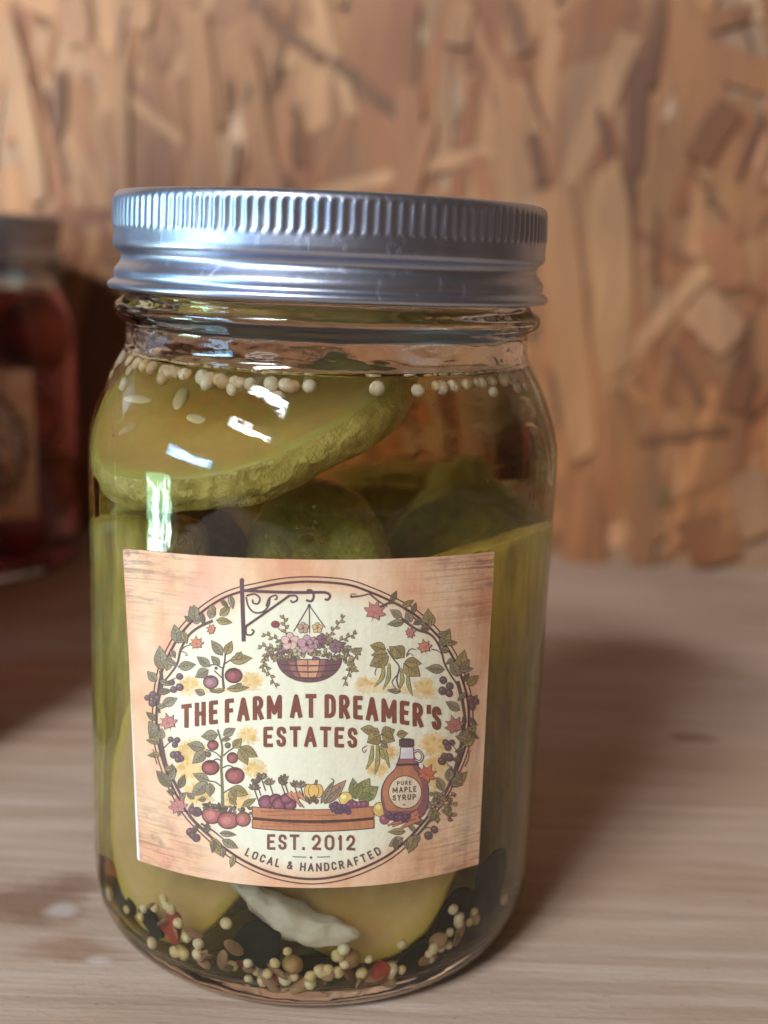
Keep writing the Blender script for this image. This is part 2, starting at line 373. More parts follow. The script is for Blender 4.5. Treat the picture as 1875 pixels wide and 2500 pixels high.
wall = empty('wall', WALL_P, WALL_RZ); tag(wall, kind='structure')
M_BOARD = mat_plain('strand board core', srgb(132, 96, 70), srgb(158, 122, 92), 80, 0.7, 0.6)
v, f = box(-0.62, 0.45, 0.0012, 0.0125, 0.0, 0.46)
obj('board', mesh('board', v, f, M_BOARD, False), wall)
WN = Vector((math.sin(WALL_RZ), -math.cos(WALL_RZ), 0)); WU = Vector((math.cos(WALL_RZ), math.sin(WALL_RZ), 0))
def wall_px(px, py):
    p = on_plane(px, py, WALL_P, WN) - WALL_P; return p.dot(WU), p.z
def strand_shape(r, aspect):
    """unit-length irregular flat splinter (length 1 along z, width 1 along x), 0.3 mm thick"""
    n = 5; L, Rr = [], []
    sk = r.uniform(-0.35, 0.35); w0, w1 = r.uniform(.7, 1), r.uniform(.55, 1)
    for i in range(n + 1):
        t = i / n; w = (w0 * (1 - t) + w1 * t) * 0.5
        e = 0.75 if i in (0, n) and r.random() < .5 else 1.0
        L.append((-w * e + r.uniform(-.05, .05), -0.5 + t + (r.uniform(-.02, .02) if 0 < i < n else sk * 0.12)))
        Rr.append((w * e + r.uniform(-.05, .05), -0.5 + t + (r.uniform(-.02, .02) if 0 < i < n else -sk * 0.12)))
    V = [(x, 0, z) for x, z in L] + [(x, 0, z) for x, z in Rr]
    m = n + 1; Fc = [(i, i + m, i + m + 1, i + 1) for i in range(n)]
    k = len(V); V += [(x, 0.0011, z) for x, y, z in V]
    ringv = list(range(m)) + list(range(2 * m - 1, m - 1, -1))
    for i in range(len(ringv)):
        a, b = ringv[i], ringv[(i + 1) % len(ringv)]; Fc.append((a, b, b + k, a + k))
    return V, Fc
SHAPES = []
for i in range(14):
    V, Fc = strand_shape(rnd, 1); SHAPES.append((V, Fc, mesh('strand', V, Fc, M_STRAND, False)))
TONES = [(184, 138, 100), (190, 146, 108), (178, 130, 94), (198, 158, 122), (170, 118, 82), (206, 172, 136), (188, 142, 102), (190, 136, 100), (150, 102, 72), (196, 158, 124), (214, 184, 152), (142, 96, 70)]
def add_strand(x, z, length, width, ang, tone, depth, shape=None):
    V, Fc, me = SHAPES[shape if shape is not None else rnd.randrange(14)]
    o = obj('strand', me, wall); o.location = (x, -depth, z)
    o.rotation_euler = (rnd.uniform(-.002, .002), ang, rnd.uniform(-.008, .008)); o.scale = (width, 0.22, length)
    o.color = srgb(*tone); return o
S0 = rnd.getstate()
def rand_tone(r):
    t = r.choice(TONES); k = r.uniform(.76, 1.08); return tuple(min(255, c * k) for c in t)
NS = 246
for i in range(NS):
    big = i < 150
    px, py = rnd.uniform(-120, 2000), rnd.uniform(-80, 1400)
    x, z = wall_px(px, py); z = max(z, 0.012)
    L = rnd.uniform(.06, .13) if big else rnd.uniform(.03, .09); w = rnd.uniform(.012, .026) if big else rnd.uniform(.003, .010)
    ang = rnd.gauss(0, 0.30) if rnd.random() < 0.84 else rnd.uniform(-1.5, 1.5)
    if z - L / 2 < 0.002 and abs(ang) < 1: z = 0.002 + L / 2 * abs(math.cos(ang)) + w / 2
    add_strand(x, z, L, w, ang, rand_tone(rnd), 0.0002 + 0.0016 * i / NS)
# the splinters that stand out, and one strand painting the blurred jar's shadow: (x0,y0)-(x1,y1) in photo pixels, width mm, tone
MARKS = [(655, 45, 785, 145, 4.6, (104, 72, 58)), (815, 150, 965, 275, 4.0, (112, 80, 62)), (640, 20, 690, 70, 4, (118, 76, 58)),
         (1640, 850, 1712, 985, 4.2, (118, 88, 66)), (1560, 1075, 1770, 1045, 3.0, (124, 88, 68)), (1610, 0, 1580, 210, 5, (122, 84, 62)),
         (1560, 150, 1545, 420, 6, (132, 92, 72)), (1535, 420, 1520, 580, 4, (126, 90, 68)), (1460, 270, 1490, 420, 2.6, (120, 86, 66)),
         (300, 0, 305, 470, 5.0, (190, 160, 132)), (180, 0, 195, 110, 11, (196, 164, 142)), (345, 0, 335, 75, 11, (200, 168, 140)),
         (560, 340, 545, 470, 9, (204, 184, 160)), (1480, 420, 1500, 900, 16, (206, 176, 140)), (1350, 480, 1420, 1100, 13, (200, 164, 126)),
         (1130, 10, 1110, 110, 9, (206, 172, 138)), (1240, 0, 1280, 130, 5, (128, 88, 66)), (1300, 330, 1320, 450, 4, (132, 96, 74)),
         (1690, 740, 1790, 830, 16, (206, 176, 146)), (1745, 560, 1790, 700, 12, (176, 116, 84)), (1275, 500, 1310, 520, 8, (210, 186, 160)),
         (1780, 260, 1700, 390, 9, (146, 100, 74)), (1830, 900, 1790, 1000, 12, (150, 104, 76)), (150, 180, 145, 330, 4, (128, 92, 66)),
         (265, 690, 235, 1000, 10, (140, 100, 76)), (715, 330, 725, 400, 4, (124, 84, 66)), (1700, 1260, 1740, 1370, 14, (152, 100, 66)),  # the first strand's dark tone paints the blurred jar's shadow on the wall
         (1420, 1190, 1425, 1370, 18, (168, 124, 88)), (1590, 1150, 1560, 1370, 10, (150, 118, 100)), (1820, 1150, 1850, 1300, 18, (168, 148, 132)),
         (680, 420, 720, 480, 3.5, (130, 90, 72)), (480, 40, 520, 470, 13, (184, 144, 106)), (590, 120, 660, 470, 10, (190, 148, 110)),
         (1000, 220, 990, 480, 10, (184, 136, 106)), (1050, 300, 1000, 480, 7, (194, 150, 118)), (20, 60, 100, 480, 9, (200, 170, 142))]
for i, (x0, y0, x1, y1, w, tone) in enumerate(MARKS):
    a, b = wall_px(x0, y0), wall_px(x1, y1)
    L = math.hypot(b[0] - a[0], b[1] - a[1]); ang = math.atan2(b[0] - a[0], b[1] - a[1])
    add_strand((a[0] + b[0]) / 2, max((a[1] + b[1]) / 2, .006), L * 1.05, w * (1.35 if sum(tone) < 330 else 1.1) / 1000, ang, tone if sum(tone) > 330 else tuple(q * .8 for q in tone), 0.0027 + 0.00001 * i)
for i in range(14):                                                       # thin dark slivers between the flakes
    x, z = wall_px(rnd.uniform(0, 1875), rnd.uniform(0, 1250)); add_strand(x, z, rnd.uniform(.010, .03), rnd.uniform(.0014, .003), rnd.gauss(0, .5), (92, 62, 44), 0.0031 + 0.000004 * i)
for px, py, w, L in ((608, 232, 3.2, .008), (1612, 1210, 5.5, .007)):       # two green pencil flecks
    x, z = wall_px(px, py); add_strand(x, z, L, w / 1000, 0.3, (92, 108, 88), 0.0034 + px * 1e-7)
# strands outside the view, joined
V, Fc, T = [], [], []
r2 = random.Random(5)
for i in range(620):
    x, z = r2.uniform(-.6, .43), r2.uniform(0.02, .44)
    sv, sf, _ = SHAPES[r2.randrange(14)]
    L, w, ang = r2.uniform(.03, .09), r2.uniform(.008, .022), r2.gauss(0, .3)
    z = max(z, .003 + L / 2); k = len(V); c, s = math.cos(ang), math.sin(ang); d = -0.0011 + 0.0012 * i / 620
    for (a, b, h) in sv:
        a, h = a * w, h * L; V.append((x + a * c + h * s, -d + b * 0.3, min(max(z - a * s + h * c, 0.001), .459)))
    Fc += [tuple(q + k for q in ff) for ff in sf]; T += [srgb(*rand_tone(r2))] * len(sf)
me = mesh('strand_mass', V, Fc, M_MASS, False)
at = me.attributes.new('tone', 'FLOAT_COLOR', 'FACE'); at.data.foreach_set('color', [c for t in T for c in t])
tag(obj('strand_mass', me, wall), kind='stuff')

# ------------------------------------------------------------------ the jar
mm = 0.001
OUTER = [(0, 1.5), (20, 1.4), (29, 1.0), (32.4, 0.4), (34.2, 0.05), (35.6, 0.1), (36.9, 0.7), (38.3, 2.2), (39.4, 4.4), (40.2, 7.4), (40.6, 11), (40.7, 15),
         (40.7, 30), (40.7, 50), (40.7, 70), (40.7, 82), (40.68, 86), (40.5, 88.6), (40.0, 91), (39.2, 93.6), (38.2, 96.2), (37.1, 98.8), (36.0, 101.0),
         (35.0, 102.7), (34.45, 104), (34.3, 105.5), (34.3, 106.9), (34.55, 107.6), (35.3, 108.2), (36.0, 108.8), (36.35, 109.6), (36.2, 110.4), (35.6, 111.0),
         (34.8, 111.6), (34.35, 112.3), (34.2, 113.5), (34.2, 119), (34.1, 125.4), (33.6, 126.1), (32.6, 126.4)]
LEVEL = 101.6
INNER = [(31.8, 126.1), (31.4, 125.0), (31.3, 118), (31.3, 110), (31.4, 106), (31.75, 103.6), (32.6, LEVEL), (33.8, 99.3), (35.0, 96.6), (36.2, 93.6), (37.2, 90.6),
         (37.8, 87.6), (38.0, 84), (38.0, 70), (38.0, 50), (38.0, 30), (38.0, 15), (37.75, 10.5), (37.2, 7.6), (36.0, 5.2), (34.0, 3.9), (31, 3.3), (27, 3.2), (15, 3.7), (0, 4.0)]
prof = [(r * mm, z * mm, 0) for r, z in OUTER] + [(r * mm, z * mm, 2 if z <= LEVEL + .01 else 1) for r, z in INNER]
# refine smoothly
def refine(prof, k=3):
    out = []
    n = len(prof)
    for i in range(n - 1):
        p0, p1, p2, p3 = prof[max(i - 1, 0)], prof[i], prof[i + 1], prof[min(i + 2, n - 1)]
        for s in range(k):
            t = s / k; q = []
            for c in (0, 1):
                a, b = (p2[c] - p0[c]) / 2, (p3[c] - p1[c]) / 2
                d = p2[c] - p1[c]
                # limited tangents keep straight runs straight
                a = max(min(a, 3 * d), 0) if d > 0 else min(max(a, 3 * d), 0); b = max(min(b, 3 * d), 0) if d > 0 else min(max(b, 3 * d), 0)
                q.append(p1[c] + (a * t) * (1 - t) ** 2 + d * (3 * t * t - 2 * t ** 3) - b * t * t * (1 - t) + (0 if True else 0))
            out.append((q[0], q[1], p1[2]))
    out.append(prof[-1]); return out
NG = 192
jar_prof = refine(prof, 3); jar_prof[0] = (0, jar_prof[0][1], 0); jar_prof[-1] = (0, jar_prof[-1][1], 2)
def seam(r, z, a, i):                 # two faint mould seams
    for a0 in (math.radians(-63), math.radians(117)):
        d = abs((a - a0 + math.pi) % (2 * math.pi) - math.pi)
        if d < 0.02 and 0.006 < z < 0.101 and r > 0.0383: r += 0.00022
    return r, z
V, Fc, MI = lathe(jar_prof, NG, False, seam)
ME_JAR = mesh('glass_body', V, Fc, [M_GLASS, M_DRY, M_WET], True, MI)
bm = bmesh.new(); bm.from_mesh(ME_JAR); bmesh.ops.recalc_face_normals(bm, faces=bm.faces); bm.to_mesh(ME_JAR); bm.free()

# screw band with its knurled grip
BAND = [(34.55, 113.2), (36.3, 112.75), (36.95, 112.85), (37.25, 113.3), (37.2, 113.8), (36.75, 114.2), (36.2, 114.45), (36.25, 115.0), (36.3, 115.6), (36.05, 116.2), (35.45, 116.9),
        (35.05, 117.5), (34.95, 118.0), (35.1, 118.5), (35.7, 119.1), (36.2, 119.5), (36.35, 120.0), (36.3, 120.8), (36.2, 121.8), (36.2, 122.3), (36.2, 122.55), (36.2, 122.8), (36.2, 123.1), (36.2, 124.5),
        (36.2, 126.0), (36.2, 126.6), (36.2, 126.9), (36.2, 127.15), (36.15, 127.5), (35.95, 127.95), (35.5, 128.3), (34.8, 128.45), (33.0, 128.5), (30.5, 128.5), (30.2, 128.2), (30.5, 127.9), (34.6, 127.8), (35.45, 127.3), (35.6, 126)]
NK = 132
def knurl(r, z, a, i):
    zz = z * 1000
    w = max(0, min(1, (zz - 122.35) / 0.55)) * max(0, min(1, (127.35 - zz) / 0.55))
    if w > 0 and r > 0.0359: r += 0.00028 * w * (0.55 - (0.5 - 0.5 * math.cos(i % 8 / 8 * 2 * math.pi)) ** 0.8)
    r += 0.00006 * math.sin(3 * a + zz)
    return r, z
V, Fc, MI = lathe([(r * mm, z * mm, 0) for r, z in BAND], NK * 8, False, knurl)
ME_BAND = mesh('screw_band', V, Fc, M_METAL, True)
DISC = [(0, 127.2), (22, 127.2), (24, 127.7), (30, 127.7), (32.5, 127.5), (34.2, 127.5), (34.2, 126.8), (32, 126.9), (23, 127.0), (0, 126.6)]
V, Fc, MI = lathe([(r * mm, z * mm, 0) for r, z in DISC], 96, False)
ME_DISC = mesh('lid_disc', V, Fc, M_METAL, True)

JAR_LABEL = 'glass jar of pickles in yellow brine with silver lid and farm label, in front'
jar = tag(empty('pickle_jar'), JAR_LABEL, 'jar', 'preserve jars on the shelf')
obj('glass_body', ME_JAR, jar); obj('screw_band', ME_BAND, jar); obj('lid_disc', ME_DISC, jar)

# ------------------------------------------------------------------ the paper label and its print
RL, GS = 0.04085, 0.0008            # glass radius under the paper and width of one facet
def lift(s):
    e = max(0, (-0.0262 - s) / 0.0050); e2 = max(0, (s - 0.0290) / 0.003)
    return 0.0007 * min(e, 1.25) ** 2 + 0.0003 * e2 ** 2
def facet(k, off):
    s = k * GS; a = s / RL; r = RL + 0.0001 + lift(s) + off
    return Vector((r * math.sin(a), -r * math.cos(a), 0))
def to_label(s, z, off):
    k = math.floor(s / GS + 1e-6); t = s / GS - k
    p = facet(k, off).lerp(facet(k + 1, off), t); p.z = z; return p
def px_sz(px, py):
    d = ray(px, py); t = hit_cyl(EYE, d, RL + 0.0001); p = EYE + d * t
    return RL * math.atan2(p.x, -p.y), p.z
corner = {k: px_sz(*p) for k, p in dict(tl=(311, 1338), tr=(1206, 1347), bl=(343, 2101), br=(1166, 2109)).items()}
tc, bc = px_sz(790, 1368), px_sz(760, 2168)
def edge_z(u, a, b, c):             # quadratic through the two corners and the middle
    return a * (1 - u) * (1 - 2 * u) + c * u * (2 * u - 1) + 4 * b * u * (1 - u)
SL, SR = (corner['tl'][0] + corner['bl'][0]) / 2, (corner['tr'][0] + corner['br'][0]) / 2
def label_pt(u, v):
    sl = corner['bl'][0] * (1 - v) + corner['tl'][0] * v; sr = corner['br'][0] * (1 - v) + corner['tr'][0] * v
    z0 = edge_z(u, corner['bl'][1], bc[1], corner['br'][1]); z1 = edge_z(u, corner['tl'][1], tc[1], corner['tr'][1])
    return sl * (1 - u) + sr * u, z0 * (1 - v) + z1 * v
def label_uv(s, z):
    u = v = 0.5
    for _ in range(6):
        sl = corner['bl'][0] * (1 - v) + corner['tl'][0] * v; sr = corner['br'][0] * (1 - v) + corner['tr'][0] * v
        u = (s - sl) / (sr - sl); z0 = edge_z(u, corner['bl'][1], bc[1], corner['br'][1]); z1 = edge_z(u, corner['tl'][1], tc[1], corner['tr'][1])
        v = (z - z0) / (z1 - z0)
    return u, v
RING = [(760, 1420), (847, 1427), (905, 1446), (955, 1468), (1006, 1496), (1049, 1532), (1083, 1570), (1107, 1608), (1130, 1663), (1143, 1720), (1143, 1785), (1133, 1830), (1114, 1880), (1078, 1947),
        (1035, 2005), (991, 2053), (934, 2096), (847, 2133), (762, 2146), (676, 2134), (604, 2106), (545, 2068), (505, 2033), (462, 1990), (428, 1935), (403, 1874), (386, 1810), (382, 1758), (386, 1690), (397, 1634), (418, 1587), (447, 1541),
        (492, 1495), (540, 1463), (583, 1446), (625, 1436), (690, 1424)]
ring_sz = [px_sz(*p) for p in RING]; ring_uv = [label_uv(*p) for p in ring_sz]
u0, u1 = min(p[0] for p in ring_uv), max(p[0] for p in ring_uv); v0, v1 = min(p[1] for p in ring_uv), max(p[1] for p in ring_uv)
OVAL = ((u0 + u1) / 2, (v0 + v1) / 2, (u1 - u0) / 2, (v1 - v0) / 2)
M_PAPER = mat_paper()
# paper: a flat sheet cut on the same facet lines as the print, 0.1 mm thick
bm = bmesh.new(); uvl = bm.loops.layers.uv.new('label')
NU, NV = 40, 30
grid = [[bm.verts.new((*label_pt(i / NU, j / NV), 0.0)) for i in range(NU + 1)] for j in range(NV + 1)]
for j in range(NV):
    for i in range(NU): bm.faces.new((grid[j][i], grid[j][i + 1], grid[j + 1][i + 1], grid[j + 1][i]))
def cut(bm):
    xs = [v.co.x for v in bm.verts]
    for k in range(math.floor(min(xs) / GS), math.ceil(max(xs) / GS) + 1):
        bmesh.ops.bisect_plane(bm, geom=bm.verts[:] + bm.edges[:] + bm.faces[:], dist=1e-9, plane_co=(k * GS, 0, 0), plane_no=(1, 0, 0))
cut(bm)
for fc in bm.faces:
    for lp in fc.loops: lp[uvl].uv = label_uv(lp.vert.co.x, lp.vert.co.y)
front = bm.faces[:]
ext = bmesh.ops.solidify(bm, geom=front, thickness=0.00009)
for vtx in bm.verts:
    s, z, o = vtx.co; vtx.co = to_label(s, z, o)
bmesh.ops.recalc_face_normals(bm, faces=bm.faces)
me = bpy.data.meshes.new('paper_label'); bm.to_mesh(me); bm.free(); me.materials.append(M_PAPER)
paper = obj('paper_label', me, jar); paper['label'] = 'peach wood-print paper label with farm drawing and lettering'

V, Fc = [], []
for j in range(31):
    s_, z_ = label_pt(0, j / 30); a_ = s_ / RL
    for q_, r_ in ((0.0, RL + 0.0001 + lift(s_)), (-0.0009, RL + 0.00005)): V.append((r_ * math.sin(a_ + q_ / RL), -r_ * math.cos(a_ + q_ / RL), z_))
    if j: k_ = 2 * j; Fc.append((k_ - 2, k_, k_ + 1, k_ - 1))
M_EDGE = mat_plain('bare white paper', srgb(236, 236, 232), srgb(244, 244, 242), 400, 0.5, 0.1)  # curled white margin, shaped to stand for the highlight along the left edge
obj('paper_edge', mesh('paper_edge', V, Fc, M_EDGE, False), paper)

class Art:
    """one printed element: polygons in photo pixels, laid on the label sheet"""
    def __init__(s, level): s.level, s.prims = level, []
    def poly(s, pts, col): s.prims.append(([pts], col))
    def strip(s, pts, w, col, w1=None):
        P = [Vector((p[0], p[1])) for p in pts]; L, R = [], []; n = len(P)
        for i, p in enumerate(P):
            d = (P[min(i + 1, n - 1)] - P[max(i - 1, 0)]); d = d.normalized() if d.length > 1e-6 else Vector((1, 0))
            k = i / max(n - 1, 1); ww = (w if w1 is None else w * (1 - k) + w1 * k) / 2
            nn = Vector((-d.y, d.x)) * ww
            L.append(p + nn); R.append(p - nn)
        s.prims.append(([[L[i], L[i + 1], R[i + 1], R[i]] for i in range(n - 1)], col))
    def line(s, pts, w, col, w1=None, n=5): s.strip(spline(pts, n) if len(pts) > 2 else pts, w, col, w1)
    def disc(s, c, rx, ry, col, n=16, rot=0.0):
        cr, sr = math.cos(rot), math.sin(rot)
        s.poly([(c[0] + rx * math.cos(a) * cr - ry * math.sin(a) * sr, c[1] + rx * math.cos(a) * sr + ry * math.sin(a) * cr) for a in [2 * math.pi * i / n for i in range(n)]], col)
    def leaf(s, b, t, w, col, ink=None, vein=True, o=1.3):
        ink = ink or INK; b, t = Vector(b), Vector(t); d = t - b; L = d.length; d.normalize(); nn = Vector((-d.y, d.x))
        def shape(g, k=1.0):
            A, B = [], []
            for i in range(1, 7):
                x = i / 7; ww = (w / 2 * math.sin(math.pi * x ** 0.8) * k + g)
                A.append(b + d * (L * x) + nn * ww); B.append(b + d * (L * x) - nn * ww)
            return [b - d * g] + A + [t + d * g * 1.6] + B[::-1]
        s.poly(shape(o), ink); s.poly(shape(0), col)
        A = shape(0)[1:7]; s.poly([b] + A + [t], tuple(min(1, c * 1.22) for c in col[:3]) + (1,))
        if vein:
            s.strip([b, b.lerp(t, .9)], 1.5, ink, .6)
            for x in (.3, .5, .68):
                q = b + d * (L * x)
                for sg in (1, -1): s.strip([q, q + d * (L * .14) + nn * (sg * w * .34 * math.sin(math.pi * x))], 1.1, ink, .5)
    def berry(s, c, r, col, ink=None):
        s.disc(c, r + 1.5, r + 1.5, ink or INK, 14); s.disc(c, r, r, col, 14)
        s.disc((c[0] - r * .3, c[1] - r * .3), r * .4, r * .35, tuple(min(1, q * 1.6 + .03) for q in col[:3]) + (1,), 8)
    def maple(s, c, R, rot, col, ink=None):
        prof = [(90, 1), (72, .55), (58, .62), (48, .9), (30, .5), (12, .82), (0, .66), (-14, .42), (-40, .62), (-62, .32), (-90, .3)]
        pts = [(a, r) for a, r in prof] + [(180 - a, r) for a, r in prof[::-1][1:-1]]
        def sh(g): return [(c[0] + (R * r + g) * math.cos(math.radians(a) + rot), c[1] - (R * r + g) * math.sin(math.radians(a) + rot)) for a, r in pts]
        s.poly(sh(2.0), ink or INK); s.poly(sh(0), col)
        dk = tuple(q * .62 for q in col[:3]) + (1,)
        for a, r in ((90, .8), (48, .7), (132, .7), (12, .6), (168, .6), (-90, .7)):
            s.strip([c, (c[0] + R * r * math.cos(math.radians(a) + rot), c[1] - R * r * math.sin(math.radians(a) + rot))], 1.8, dk, .7)
    def tomato(s, c, rx, ry, col, cap=True):
        s.disc(c, rx + 2, ry + 2, INK, 20); s.disc(c, rx, ry, tuple(q * .62 for q in col[:3]) + (1,), 20)
        s.disc((c[0] - rx * .06, c[1] + ry * .04), rx * .84, ry * .82, col, 18)
        s.disc((c[0] - rx * .2, c[1] + ry * .05), rx * .5, ry * .5, tuple(min(1, q * 1.35 + .02) for q in col[:3]) + (1,), 14)
        if cap:
            for k in range(5):
                a = math.radians(200 + k * 35); s.strip([(c[0], c[1] - ry * .8), (c[0] + rx * .5 * math.cos(a), c[1] - ry * .85 + ry * .35 * abs(math.sin(a)) - 2)], 3.4, INK, 1)
    def flower(s, c, r, col):
        for k in range(5):
            a = math.radians(72 * k - 90); p = (c[0] + r * .55 * math.cos(a), c[1] + r * .55 * math.sin(a))
            s.disc(p, r * .52 + 1.2, r * .44 + 1.2, INK, 10, a); s.disc(p, r * .52, r * .44, col, 10, a)
        s.disc(c, r * .24, r * .24, srgb(120, 70, 84), 8)
    def build(s, name):
        bm = bmesh.new(); cl = bm.loops.layers.float_color.new('ink')
        for i, (polys, col) in enumerate(s.prims):
            off = s.level * 0.00002 + 0.000004 + i * 3e-8
            for pts in polys:
                q = [Vector((*px_sz(p[0], p[1]), 0)) for p in pts]
                if len(q) <= 4:
                    tris = [(0, 1, 2)] + ([(0, 2, 3)] if len(q) == 4 else [])
                else: tris = tessellate_polygon([q])
                vs = [bm.verts.new((p.x, p.y, off)) for p in q]
                for t in tris:
                    if len(set(t)) < 3: continue
                    a, b, c_ = (q[t[0]], q[t[1]], q[t[2]])
                    ar = (b - a).cross(c_ - a).z
                    if abs(ar) < 1e-13: continue
                    fv = [vs[t[0]], vs[t[1]], vs[t[2]]]
                    if ar < 0: fv.reverse()
                    try: fc = bm.faces.new(fv)
                    except ValueError: continue
                    for lp in fc.loops: lp[cl] = col
        cut(bm)
        for vtx in bm.verts:
            a, z, o = vtx.co; vtx.co = to_label(a, z, o)
        me = bpy.data.meshes.new(name); bm.to_mesh(me); bm.free(); me.materials.append(M_INK)
        return obj(name, me, paper)

INK, VINE = srgb(72, 54, 62), srgb(88, 78, 78)
LEAFG, LEAFO, LEAFD = srgb(136, 130, 104), srgb(148, 134, 86), srgb(108, 104, 80)
MAPLE, MAPLEO, BERRY, TOM, TOMP = srgb(196, 130, 122), srgb(214, 140, 112), srgb(104, 84, 90), srgb(142, 78, 82), srgb(150, 112, 116)
AMB, AMBL, TEXT, CREAM = srgb(232, 200, 140), srgb(236, 214, 168), srgb(122, 64, 54), srgb(232, 216, 186)
A5 = lambda x, y: (300 + x / 3.456, 1330 + y / 3.456)
B6 = lambda x, y: (760 + x / 3.456, 1330 + y / 3.456)
C7 = lambda x, y: (300 + x / 3.456, 1750 + y / 3.456)
D8 = lambda x, y: (760 + x / 3.456, 1750 + y / 3.456)
ra = random.Random(3)

# soft amber foliage behind the plants
g = Art(0)
def amber(c, R, n, col):
    for k in range(n):
        a = ra.uniform(0, 6.28); p = (c[0] + R * .3 * math.cos(a), c[1] + R * .3 * math.sin(a)); q = (c[0] + R * math.cos(a), c[1] + R * .8 * math.sin(a))
        d = Vector(q) - Vector(p); nn = Vector((-d.y, d.x)) * .28
        g.poly([p, Vector(p) + d * .5 + nn, q, Vector(p) + d * .5 - nn], col)
for c, R in ((A5(560, 1190), 30), (A5(1080, 1150), 28), (B6(470, 1180), 26), (B6(960, 1210), 30), (C7(570, 300), 40), (C7(560, 450), 40), (C7(1060, 160), 26), (C7(1110, 440), 28),
             (C7(960, 690), 34), (C7(640, 640), 40), (D8(1040, 240), 36), (D8(1060, 400), 32), (D8(640, 300), 24), (D8(560, 430), 26), (D8(1060, 560), 26)):
    amber(c, R * 1.2, 22, AMBL); amber(c, R * 1.0, 14, AMB); g.disc(c, R * .55, R * .45, AMB); amber(c, R * .8, 8, srgb(224, 182, 112))
g.poly([A5(480, 1270), A5(620, 1190), A5(900, 1200), A5(1180, 1220), A5(760, 1245)], AMBL)
g.poly([B6(360, 1222), B6(450, 1180), B6(760, 1190), B6(1090, 1300), B6(800, 1255)], AMBL)
g.build('amber_foliage_print')

# double border ring
g = Art(1)
rs = spline([Vector((*p, 0)) for p in RING], 6, True)
cx_, cy_ = 763, 1783
g.strip(rs + [rs[0]], 6.0, INK)
outer = [(cx_ + (p.x - cx_) * 1.026, cy_ + (p.y - cy_) * 1.033) for p in rs]
g.strip(outer + [outer[0]], 3.2, INK)
g.build('border_ring_print')

# leafy vine wreath
g = Art(2)
for pts, w in (([(A5(760, 640)), A5(650, 690), A5(560, 760), A5(490, 880), A5(460, 1000), A5(400, 1090), A5(330, 1170)], 4.5),
               ([A5(320, 1060), A5(330, 1180), A5(300, 1320), A5(310, 1420)], 6), ([C7(290, 60), C7(330, 250), C7(370, 420), C7(440, 560), C7(500, 680)], 7),
               ([C7(560, 830), C7(640, 920), C7(740, 1010), C7(850, 1100)], 5), ([C7(660, 900), C7(760, 960), C7(860, 1040)], 3),
               ([B6(490, 410), B6(560, 470), B6(640, 520)], 3), ([B6(580, 525), B6(660, 490), B6(740, 505), B6(850, 600), B6(980, 720)], 4),
               ([B6(760, 620), B6(880, 710), B6(1010, 760), B6(1090, 880), B6(1130, 1020), B6(1230, 1180)], 4.5), ([B6(1230, 1150), B6(1270, 1300), B6(1300, 1500)], 7),
               ([D8(1290, 0), D8(1270, 200), D8(1200, 480), D8(1110, 680)], 7), ([D8(1000, 870), D8(900, 990), D8(800, 1070)], 4.5), ([B6(330, 440), B6(420, 430), B6(500, 410)], 3)):
    g.line(pts, w * 1.25 + 1.5, VINE, w * .9)
